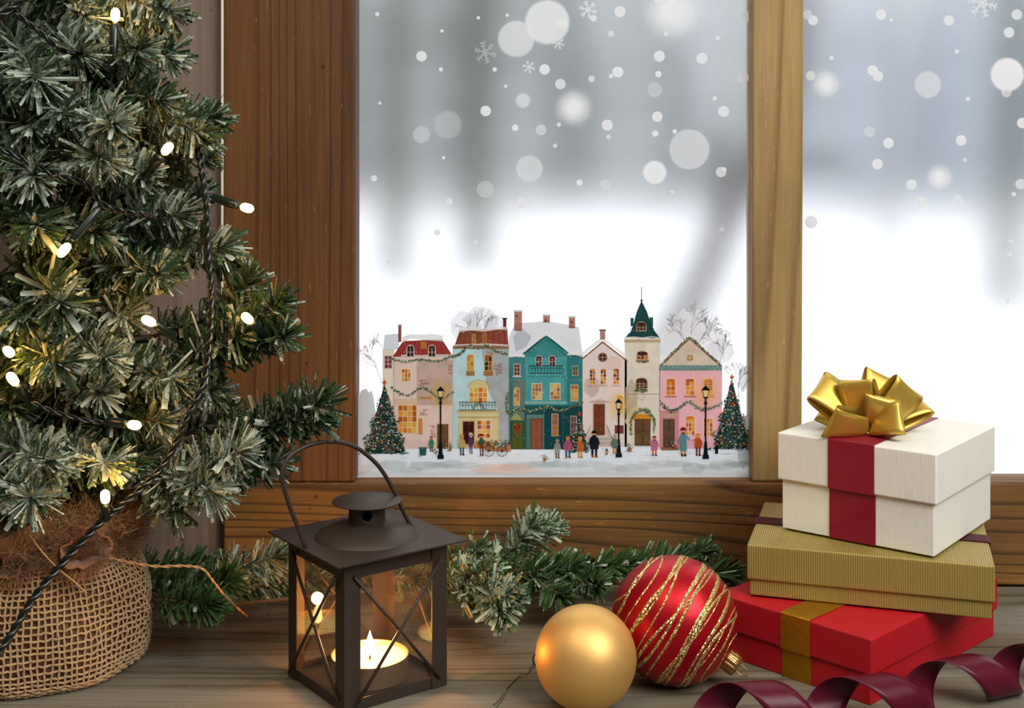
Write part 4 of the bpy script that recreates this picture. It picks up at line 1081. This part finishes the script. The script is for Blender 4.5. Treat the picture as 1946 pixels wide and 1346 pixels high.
garland(h5,27,[(1210,686),(1220,687),(1231,686)],2); garland(h5,27,[(1209,742),(1220,744),(1230,742)],2)
door(h5,20,1206,796,1236,847,'#7c6144','#4c3826',(2,2)); garland(h5,26,[(1199,825),(1199,800),(1208,785),(1221,779),(1234,785),(1243,800),(1243,820)],5)
# 6 pink house
a = start(14)
a.rect(1253,700,1372,853,'#e9b4ba'); a.rect(1253,780,1290,853,'#dda0a8',1,)
a.poly([(1253,697),(1310,641),(1372,697)],'#d9c9b6',2); a.line([(1254,696),(1310,642),(1371,696)],4.5,'#b08058',3)
a.rect(1252,694,1372,704,'#7fa8a2',4)
for k in range(14): a.line([(1254+k*8.4,703),(1258+k*8.4,696),(1262+k*8.4,703)],.7,'#3c6a68',5)
snowline(a,[(1253,692),(1275,672),(1292,655),(1310,638),(1330,655),(1350,674),(1371,692)],4,5)
a.rect(1255,787,1289,793,'#d8c6a8',4); a.rect(1256,850,1290,856,'#a07a64',4)
h6 = a.build('house', VC, 'painted pink house with a triangular pediment')
a = Art(21); a.disc(1311,680,8.5,'#e8dcc4'); a.disc(1311,680,6.5,'#c9a26a',1); a.line([(1303,680),(1319,680)],1.2,'#efe6d4',2); a.line([(1311,672),(1311,688)],1.2,'#efe6d4',2); a.build('window', h6)
for x in (1266,1302.5,1337): window(h6,20,x,719,x+17,751,2,3,True,'#f2e2d8',sill='#c98a72')
window(h6,20,1302.5,790,1320,827,3,4,True,'#f4e6dc'); window(h6,20,1337,795,1354,829,3,4,False,'#f4e6dc'); door(h6,20,1260,796,1282,850,'#7a6450','#4a3a2c',(2,3))
garland(h6,25,[(1254,764),(1266,776),(1280,781),(1294,773),(1308,764),(1322,772),(1336,779),(1354,775),(1371,765)],4.5)
g_ = garland(h6,25,[(1258,690),(1285,664),(1310,642),(1335,664),(1366,690)],3.2)
# fir trees
def fir(cx_, top, bot, hw_, layer, label, n=620):
    a = Art(layer); random.seed(int(cx_))
    a.poly([(cx_,top+4),(cx_+hw_*.85,bot-4),(cx_+hw_*.4,bot),(cx_-hw_*.4,bot),(cx_-hw_*.85,bot-4)],'#23423e')
    for i in range(n):
        t = math.sqrt(random.random()); y = top + (bot-top)*t; x = cx_ + random.uniform(-1,1)*hw_*t*(1+.12*math.sin(t*26))
        d = random.uniform(1.6,4.2)*(.5+t*.6); s_ = 1 if x > cx_ else -1
        c = random.choice(['#23423e','#2f5648','#1a3432','#3f6a5a','#587f74','#8fa8a8']) if random.random() < .93 else '#dfe8ea'
        a.poly([(x,y-d*.5),(x+s_*d*1.1,y+d*.35),(x+s_*d*.3,y+d*.6),(x-s_*d*.6,y+d*.3)], c, 1+(i%4)*.25)
    for i in range(int(n*.16)):
        t = math.sqrt(random.random()); y = top + (bot-top)*t*.97; x = cx_ + random.uniform(-.92,.92)*hw_*t
        a.disc(x,y,random.uniform(.7,2.0)*(hw_/40)**.5, random.choice(['#c8342c','#e09a48','#e8c878','#f6f0e0','#a83030','#d07a40']), 3, n=8)
    a.poly([(cx_,top-6),(cx_+2,top-1),(cx_+5,top),(cx_+2,top+3),(cx_,top+7),(cx_-2,top+3),(cx_-5,top),(cx_-2,top-1)],'#c85a38',4)
    a.build('fir_tree', VC, label)
fir(731,726,862,44,34,'painted decorated fir at the left end',760); fir(1390,716,853,40,34,'painted decorated fir at the right end',740); fir(1101,786,858,18,34,'small painted fir before the teal house',300)
# lamps
GLOWM = softvinyl('printed_glow', .85, .15, lin('#ffedb0'))
def lamp(x, top, bot, sc_, label):
    a = Art(40); c = '#16242e'
    a.poly([(x-5*sc_,top+8*sc_),(x+5*sc_,top+8*sc_),(x+3.4*sc_,top+21*sc_),(x-3.4*sc_,top+21*sc_)],'#fff0b8',1)
    a.poly([(x-8*sc_,top+9*sc_),(x-3*sc_,top+3*sc_),(x,top),(x+3*sc_,top+3*sc_),(x+8*sc_,top+9*sc_)],c,2)
    a.line([(x-5*sc_,top+8*sc_),(x-3.4*sc_,top+21*sc_)],1,c,2); a.line([(x+5*sc_,top+8*sc_),(x+3.4*sc_,top+21*sc_)],1,c,2)
    a.rect(x-3.5*sc_,top+20*sc_,x+3.5*sc_,top+23*sc_,c,2); a.disc(x,top+31*sc_,3*sc_,c,2); a.rect(x-1.5,top+23*sc_,x+1.5,bot-10,c,2)
    a.poly([(x-2.2,bot-34),(x+2.2,bot-34),(x+4.4,bot-8),(x-4.4,bot-8)],c,2); a.rect(x-6.2,bot-8,x+6.2,bot,c,2)
    lo_ = a.build('street_lamp', VC, label)
    g_ = MB(); g_.add([(math.cos(2*math.pi*k/40), 0, math.sin(2*math.pi*k/40)) for k in range(40)], [tuple(range(40))])
    g_o = g_.build('painted_glow', GLOWM); c_ = at(x, top+14*sc_, GLY); g_o.parent = lo_
    g_o.location = Vector((c_.x, fy(31), c_.z)) - Vector(VC['_org']); g_o.scale = (30*sc_*GLY/FP, 1, 40*sc_*GLY/FP)
lamp(837.5,734,872,1,'painted street lamp before the cream house'); lamp(1175.5,757,869,.95,'painted street lamp before the blush house'); lamp(1340.5,732,872,1.08,'painted street lamp before the pink house')
# people
SKN = '#e3b08e'
def figure(x, top, bot, wd, coat, hat, legs, boots, label, hemf=.72, arm=None, hood=False):
    a = Art(46); h_ = bot-top; hd = h_*.10
    for s_ in (-1, 1):
        a.poly([(x+s_*wd*.05,top+h_*(hemf-.04)),(x+s_*wd*.30,top+h_*(hemf-.04)),(x+s_*wd*.27,bot-h_*.05),(x+s_*wd*.08,bot-h_*.05)],legs)
        a.poly([(x+s_*wd*.04,bot-h_*.09),(x+s_*wd*.30,bot-h_*.09),(x+s_*wd*.30+1.2,bot),(x+s_*wd*.04,bot)],boots,1)
    a.poly([(x-wd*.20,top+h_*.18),(x+wd*.20,top+h_*.18),(x+wd*.36,top+h_*.30),(x+wd*.42,top+h_*hemf),(x,top+h_*(hemf+.02)),(x-wd*.42,top+h_*hemf),(x-wd*.36,top+h_*.30)],coat,2)
    a.disc(x,top+hd*1.1,hd*.95,SKN,3,n=12); a.poly([(x-hd*1.15,top+hd*1.0),(x-hd*.8,top+hd*.1),(x,top-hd*.2),(x+hd*.8,top+hd*.1),(x+hd*1.15,top+hd*1.0)],hat,4)
    a.rect(x-wd*.18,top+h_*.17,x+wd*.18,top+h_*.22,hat,4)
    for s_ in (-1, 1):
        ax_ = arm if (arm and (arm[0]-x)*s_ > 0) else (x+s_*wd*.46, top+h_*.52)
        a.line([(x+s_*wd*.28,top+h_*.26),((x+s_*wd*.28+ax_[0])/2+s_*.6,(top+h_*.26+ax_[1])/2+1),ax_], max(1.8, wd*.17), coat, 5); a.disc(ax_[0],ax_[1],1.0,SKN,6,n=8)
    a.build('person', VC, label)
figure(820,829,858,10,'#3f9a72','#a85a34','#3c3c48','#2c2424','painted child in a green coat',.68)
figure(878,825,865,14,'#e3c488','#e8b058','#4a5a68','#3c3c48','painted person in a tan coat',.62)
figure(895,822,862,10,'#6a4a78','#dfe4ea','#6a5a98','#8a6a50','painted person in purple',.62)
figure(915,824,866,11,'#3f6e58','#8a3a34','#7a3a28','#6a3020','painted person in a green jacket and brown trousers',.45,(924,840))
figure(1059,833,871,13,'#a9aeb0','#8a9a88','#6a5040','#8a5a30','painted person in a grey coat',.72)
figure(1079,828,870,17,'#c8699a','#e0823c','#2c5a80','#7a5a30','painted child in a pink coat',.66)
figure(1102,829,870,15,'#e0814a','#e8a458','#d99a34','#c8842c','painted child in an orange coat',.70,(1091,840))
figure(1129,818,869,20,'#1f2430','#1a1a20','#23242e','#a85a2c','painted man in a black coat',.68)
figure(1168,825,862,13,'#6f8a7c','#9ab0a4','#c8893c','#b0702c','painted person in a grey-green coat',.70)
figure(1243,828,866,16,'#c87a9c','#b03a5c','#e0763c','#3c6a8a','painted child in a rose coat',.70,(1233,840))
figure(1298,812,867,17,'#5fa3a8','#8a2c44','#c8893c','#4a3426','painted woman in a long teal coat',.80,(1311,836))
figure(1326,823,866,16,'#c85c34','#e8a040','#7a3a30','#5a2c24','painted child in a rust cape',.62,(1315,836))
# cart, bin and small things
a = Art(50)
a.poly([(919,846),(968,848),(966,858),(922,857)],'#b98858'); a.rect(960,843,971,858,'#c99068',1)
for (x, y, r) in ((929,856,10.5),(954,857,9.5)):
    a.line([(x+r*math.cos(2*math.pi*k/20), y+r*math.sin(2*math.pi*k/20)) for k in range(21)],1.1,'#2a2422',2)
    for k in range(5): a.line([(x-r*math.cos(math.pi*k/5),y-r*math.sin(math.pi*k/5)),(x+r*math.cos(math.pi*k/5),y+r*math.sin(math.pi*k/5))],.6,'#2a2422',2)
    a.disc(x,y,1.6,'#2a2422',3,n=8)
for k in range(60): a.disc(random.uniform(925,970),random.uniform(836,849),random.uniform(1,2.6),random.choice(GREENS+['#b83a34','#e8e4d8','#6a7a88','#d0a060']),2,n=7,rough=.3)
a.build('handcart', VC, 'painted handcart heaped with greenery')
a = Art(50); a.poly([(797,851),(811,851),(810,865),(798,865)],'#2c5f5c'); a.rect(796,849,812,852,'#4a7c78',1); a.build('litter_bin', VC)
a = Art(50); a.poly([(1361,842),(1367,853),(1364,853),(1364,862),(1358,862),(1358,853),(1355,853)],'#16202a'); a.build('small_dark_figure', VC)
for (x, y, s_) in ((855,848,7),(1152,856,6),(1196,848,8),(1281,841,7),(828,856,5),(1035,868,6)):
    a = Art(50)
    for k in range(22): a.disc(x+random.gauss(0,s_*.4),y+random.gauss(0,s_*.45),random.uniform(.8,1.6),random.choice(GREENS+['#c84a40','#e0a050','#efe4d8']),1,n=6)
    a.poly([(x-s_*.6,y+s_*.4),(x+s_*.6,y+s_*.4),(x+s_*.4,y+s_*1.3),(x-s_*.4,y+s_*1.3)],'#a8744c'); a.build('flower_basket', VC)
random.seed(3)
a = Art(56)
for k in range(420): a.disc(random.uniform(745,1400), random.uniform(600,872), random.uniform(.4,1.0), '#f8fafc', 0, n=6)
a.build('painted_snowflakes', VC)['kind'] = 'stuff'

# ------------------------------------------------------------------ round snow stickers on the glass
VW = vinyl('#f6f6f6'); 
dots_l = [(801,107,10),(923,211,10),(1035,132,10),(1065,160,10,.75),(1174,137,10.5),(1253,107,10.5),(1334,111,10.5,.85),(1178,22,10.5),(1412,148,10.5),(1375,212,10.5),(1154,238,10.5),(1249,222,10),
 (1248,33,0),(1068,46,10),(1418,32,10.5),(1370,327,10,.7),(1028,247,10,.5),(1150,351,10,.35),(991,386,10,.85),(1252,-3,10)]
dots_l2 = [(1545,39,9.5),(1674,28,10),(1803,39,10,.85),(1917,62,10,.85),(1932,28,10,.8),(1540,144,9,.7),(1658,134,10),(1668,145,10,.8),(1688,272,10),(1667,312,10),(1732,351,10),(1751,384,10),(1820,381,10,.7),(1826,267,10),
 (1939,350,10,.7),(1541,422,12),(1942,234,10),(1652,250,10,.4),(1912,175,10,.6),(1800,680,10,.35),(1760,636,10,.3),(1726,466,10,.3),(1534,28,9,.6)]
dots_s = [(717,27,4),(840,59,3.2),(909,34,3.2),(964,29,3.2),(838,132,4),(940,132,4.2),(961,164,3.2),(722,196,3.2),(1161,64,6,.7),(1128,35,6),(1251,141,6),(1265,64,4),(1124,150,6,.8),(1161,145,4.2),(979,243,6),(1062,237,4.2),(1156,260,4.2,.7),
 (1055,277,4.2,.7),(843,300,3.2),(711,339,6),(1101,347,6),(1278,365,4,.5),(1177,381,4.2),(854,383,6),(831,442,6),(904,461,4.2),(738,497,4.2),(1245,254,6),(1358,187,4),(1364,72,4),(1282,250,4.2),(1371,436,4,.4),(1362,551,6,.5),(1376,322,4)]
dots_s2 = [(1693,38,3.5),(1580,110,4),(1818,98,4),(1839,188,4.2),(1833,304,4.2,.6),(1926,369,4.2),(1920,458,4),(1919,483,4),(1914,572,4)]
def dot(x, y, r, al, label, group, layer=62, name='snow_dot_sticker'):
    b = MB(); n = 28; c = at(x, y, GLY)
    y0 = fy(layer); y1 = fy(layer-3)
    k_ = GLY/FP
    f_ = [(c.x + r*k_*math.cos(2*math.pi*k/n), y0, c.z + r*k_*math.sin(2*math.pi*k/n)) for k in range(n)]
    b.add(f_, [tuple(range(n))])
    o = b.build(name, vinyl('#fcfcfc', al, .85))
    return tag(o, label, 'sticker', group)
for (pane, big, small) in (('left', dots_l, dots_s), ('right', dots_l2, dots_s2)):
    for lst, size in ((big, 'medium'), (small, 'tiny')):
        for i, d in enumerate(lst):
            if d[2] == 0: continue
            al = d[3] if len(d) > 3 else .93
            dot(d[0], d[1], d[2], al, '%s flat %s round snow dot stuck on the %s window pane' % (size, 'solid white' if al > .9 else 'see-through white', pane), '%s %s snow dots on the %s pane' % (size, 'solid' if al > .9 else 'see-through', pane), 10 + i*.5)
# large soft-edged ones; the four glows are bokeh light painted as white film
soft = {}
def softdot(x, y, r, al, ed, label, i):
    key = (al, ed)
    if key not in soft: soft[key] = softvinyl('soft_print', al, ed)
    b = MB(); n = 40; k_ = GLY/FP
    b.add([(math.cos(2*math.pi*k/n), 0, math.sin(2*math.pi*k/n)) for k in range(n)], [tuple(range(n))])
    o = b.build('soft_snow_glow_sticker', soft[key]); c = at(x, y, GLY); o.location = (c.x, fy(1+i*.5), c.z); o.scale = (r*k_,)*3
    tag(o, label, 'sticker', 'large soft snow circles')
sl = [(1040,42,46,.80,.82,'largest soft pale snow circle high on the left pane'),(981,74,38,.62,.80,'soft pale snow circle touching the lower left of the largest one'),
 (1310,284,41,.50,.86,'large translucent snow circle beside the mullion on the left pane'),(1244,328,25,.92,.75,'bright soft white snow circle below left of the large translucent one'),
 (1006,321,28,.45,.82,'grey translucent snow circle at mid height of the left pane'),(994,191,17,.55,.6,'small blurry grey snow circle under the second snowflake'),
 (1090,205,44,1.0,.12,'painted white bokeh glow in the centre of the left pane'),(1278,20,72,1.0,.15,'broad painted white bokeh glow at the top of the left pane'),
 (851,237,30,.22,.75,'faint wide snow circle above the dark trunks'),(801,256,17,.3,.9,'faint small snow circle left of the faint wide one'),(922,360,17,.3,.9,'faint snow circle at the horizon on the left pane'),
 (1570,160,34,1.0,.12,'painted white bokeh glow beside the mullion on the right pane'),(1785,338,32,1.0,.12,'painted white bokeh glow at mid height of the right pane'),
 (1763,161,28,.5,.8,'pale soft snow circle in the middle of the right pane'),(1914,142,35,.95,.8,'brightest large snow circle at the right edge of the photo'),(1244,171,15,.3,.85,'faint snow circle right of the central glowing spot')]
for i, s_ in enumerate(sl): softdot(*s_, i)
# snowflakes
def flake(x, y, r, al, label, layer):
    a = Art(layer); cc = '#f8f8f8'
    def ln(p, q, wd):
        (x0,y0),(x1,y1) = p, q; d = math.hypot(x1-x0,y1-y0); nx, ny = -(y1-y0)/d*wd/2, (x1-x0)/d*wd/2
        a.poly([(x0+nx,y0+ny),(x1+nx,y1+ny),(x1-nx,y1-ny),(x0-nx,y0-ny)], cc, 0, al)
    for k in range(6):
        an = math.pi/3*k + .26
        ex, ey = x + r*math.cos(an), y + r*math.sin(an); ln((x,y),(ex,ey), r*.11)
        for f_ in (.5, .78):
            px, py = x + r*f_*math.cos(an), y + r*f_*math.sin(an)
            for s__ in (-1, 1): ln((px,py),(px + r*.30*math.cos(an+s__*.9), py + r*.30*math.sin(an+s__*.9)), r*.09)
        a2 = an + math.pi/3; ln((x+r*.32*math.cos(an), y+r*.32*math.sin(an)), (x+r*.32*math.cos(a2), y+r*.32*math.sin(a2)), r*.08)
    o = a.build('snowflake_sticker', None, None); tag(o, label, 'sticker', 'snowflake stickers')
flake(1117,19,17,.9,'white snowflake sticker at the top of the left pane',30); flake(1062,83,11,.85,'small white snowflake sticker below the largest soft circle',31)
flake(1005,128,12,.85,'small white snowflake sticker left of a medium snow dot',32); flake(922,100,21,.28,'faint ghostly snowflake sticker in the upper left pane',33); flake(1866,6,28,.7,'large snowflake sticker cut by the top edge on the right pane',34)

# ------------------------------------------------------------------ outdoors
GZ = -.40
M_snow = pmat('snow', '#f4f6fa', .9, noise=.02, nscale=.3)
b = MB(); rows = []
for j in range(30):
    yy = 1.6 + 80*(j/29)**1.8; rows.append([Vector((xx, yy, GZ + .03*math.sin(xx*.7+yy*.3)*min(1, (yy-1.6)/4))) for xx in [(-70+140*i/40) for i in range(41)]])
b.grid(rows); struct(b.build('ground', M_snow), 'snow-covered ground outside the window')
M_bark = pmat('bark_green_grey', '#3c4432', .9, noise=.2, nscale=20)
M_barkg = pmat('bark_grey', '#4c4846', .9, noise=.2, nscale=20)
def bole(name, pts, r0, r1, mat, label, branches=()):
    c = catmull(pts, 6); n = len(c)
    base = pts[0]
    t = thing(name, (base[0], base[1], GZ), label, 'tree')
    b = MB(); b.tube(c, [r0 + (r1-r0)*i/(n-1) for i in range(n)], 12); b.build('trunk', mat, t)
    for (p, q, r) in branches:
        b = MB(); b.tube(catmull([p, (Vector(p)+Vector(q))/2 + Vector((0,0,.1)), q], 4), [r*(1-.07*k) for k in range(9)], 7); b.build('bough', mat, t)
def trunk_at(px, py_base, wpx, ptop=-700, lean=0, mat=M_bark, label='', boughs=True):
    d = (H-GZ)*FP/(py_base-HY); p0 = at(px, py_base, d); p0.z = GZ-.02
    p1 = at(px+lean, ptop, d); r = wpx/FP*d/2
    br = []
    if boughs:
        for k in range(7):
            z = 1.3 + k*.32; s_ = (-1)**k; f = (z-p0.z)/(p1.z-p0.z); q = p0.lerp(p1, f)
            br.append((q, q + Vector((s_*random.uniform(.4,1.0), random.uniform(-.5,.5), random.uniform(.25,.6))), r*.3))
    bole('bare_tree', [p0, p0.lerp(p1,.5)+Vector((.03,0,0)), p1], r*1.12, r*.8, mat, label, br)
trunk_at(750, 528, 48, label='dim greenish tree trunk outside at the left of the left pane')
trunk_at(906, 505, 56, label='dim greenish tree trunk outside right of the first trunk')
trunk_at(1910, 572, 58, lean=10, label='dim greenish tree trunk outside at the far right of the right pane')
trunk_at(1690, 500, 20, lean=-10, mat=M_barkg, label='pale thin tree trunk outside in the middle of the right pane')
d5 = 5.2
bole('bare_tree', [at(1240,720,d5), at(1330,540,d5), at(1410,350,d5), at(1500,180,d5), at(1560,-300,d5)], .085, .06, M_barkg, 'leaning grey tree outside crossing behind the mullion',
     [(at(1400,370,d5), at(1640,330,d5+.3), .06), (at(1360,460,d5), at(1370,250,d5-.3), .05)])
# distant conifers
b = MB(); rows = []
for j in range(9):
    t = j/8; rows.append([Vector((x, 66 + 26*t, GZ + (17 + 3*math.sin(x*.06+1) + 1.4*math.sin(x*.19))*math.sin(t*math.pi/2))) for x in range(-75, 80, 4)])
b.grid(rows); struct(b.build('backdrop_ridge', pmat('misty_backdrop', '#b9bec2', 1, noise=.08, nscale=.15)), 'added misty ridge closing the bright gaps behind the conifers')  # ridge added to block bright sky showing between the conifers
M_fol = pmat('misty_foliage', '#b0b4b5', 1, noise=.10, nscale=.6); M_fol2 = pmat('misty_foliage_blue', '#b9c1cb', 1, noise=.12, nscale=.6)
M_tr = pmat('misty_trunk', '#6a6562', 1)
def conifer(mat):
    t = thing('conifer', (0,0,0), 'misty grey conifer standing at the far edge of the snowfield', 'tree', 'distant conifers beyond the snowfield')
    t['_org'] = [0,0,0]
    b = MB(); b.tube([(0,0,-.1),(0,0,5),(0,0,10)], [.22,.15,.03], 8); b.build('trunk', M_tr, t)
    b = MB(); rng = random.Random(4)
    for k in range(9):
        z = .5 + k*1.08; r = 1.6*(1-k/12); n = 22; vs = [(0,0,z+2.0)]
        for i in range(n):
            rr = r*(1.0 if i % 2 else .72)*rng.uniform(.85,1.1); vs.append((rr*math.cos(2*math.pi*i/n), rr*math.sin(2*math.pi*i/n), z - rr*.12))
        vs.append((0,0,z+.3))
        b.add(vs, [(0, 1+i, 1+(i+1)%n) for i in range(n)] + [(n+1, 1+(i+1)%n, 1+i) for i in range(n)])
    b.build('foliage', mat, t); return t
def dup(root):
    r = root.copy(); COL.objects.link(r)
    for ch in list(root.children):
        c = ch.copy(); COL.objects.link(c); c.parent = r
    return r
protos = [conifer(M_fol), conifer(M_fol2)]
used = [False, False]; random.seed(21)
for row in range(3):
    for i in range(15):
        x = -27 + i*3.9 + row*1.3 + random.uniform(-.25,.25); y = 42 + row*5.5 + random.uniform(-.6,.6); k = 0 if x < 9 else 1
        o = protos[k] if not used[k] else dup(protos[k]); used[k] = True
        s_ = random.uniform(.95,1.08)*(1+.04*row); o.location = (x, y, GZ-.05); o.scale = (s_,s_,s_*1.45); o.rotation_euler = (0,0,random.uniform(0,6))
for o in bpy.data.objects:
    if '_org' in o: del o['_org']
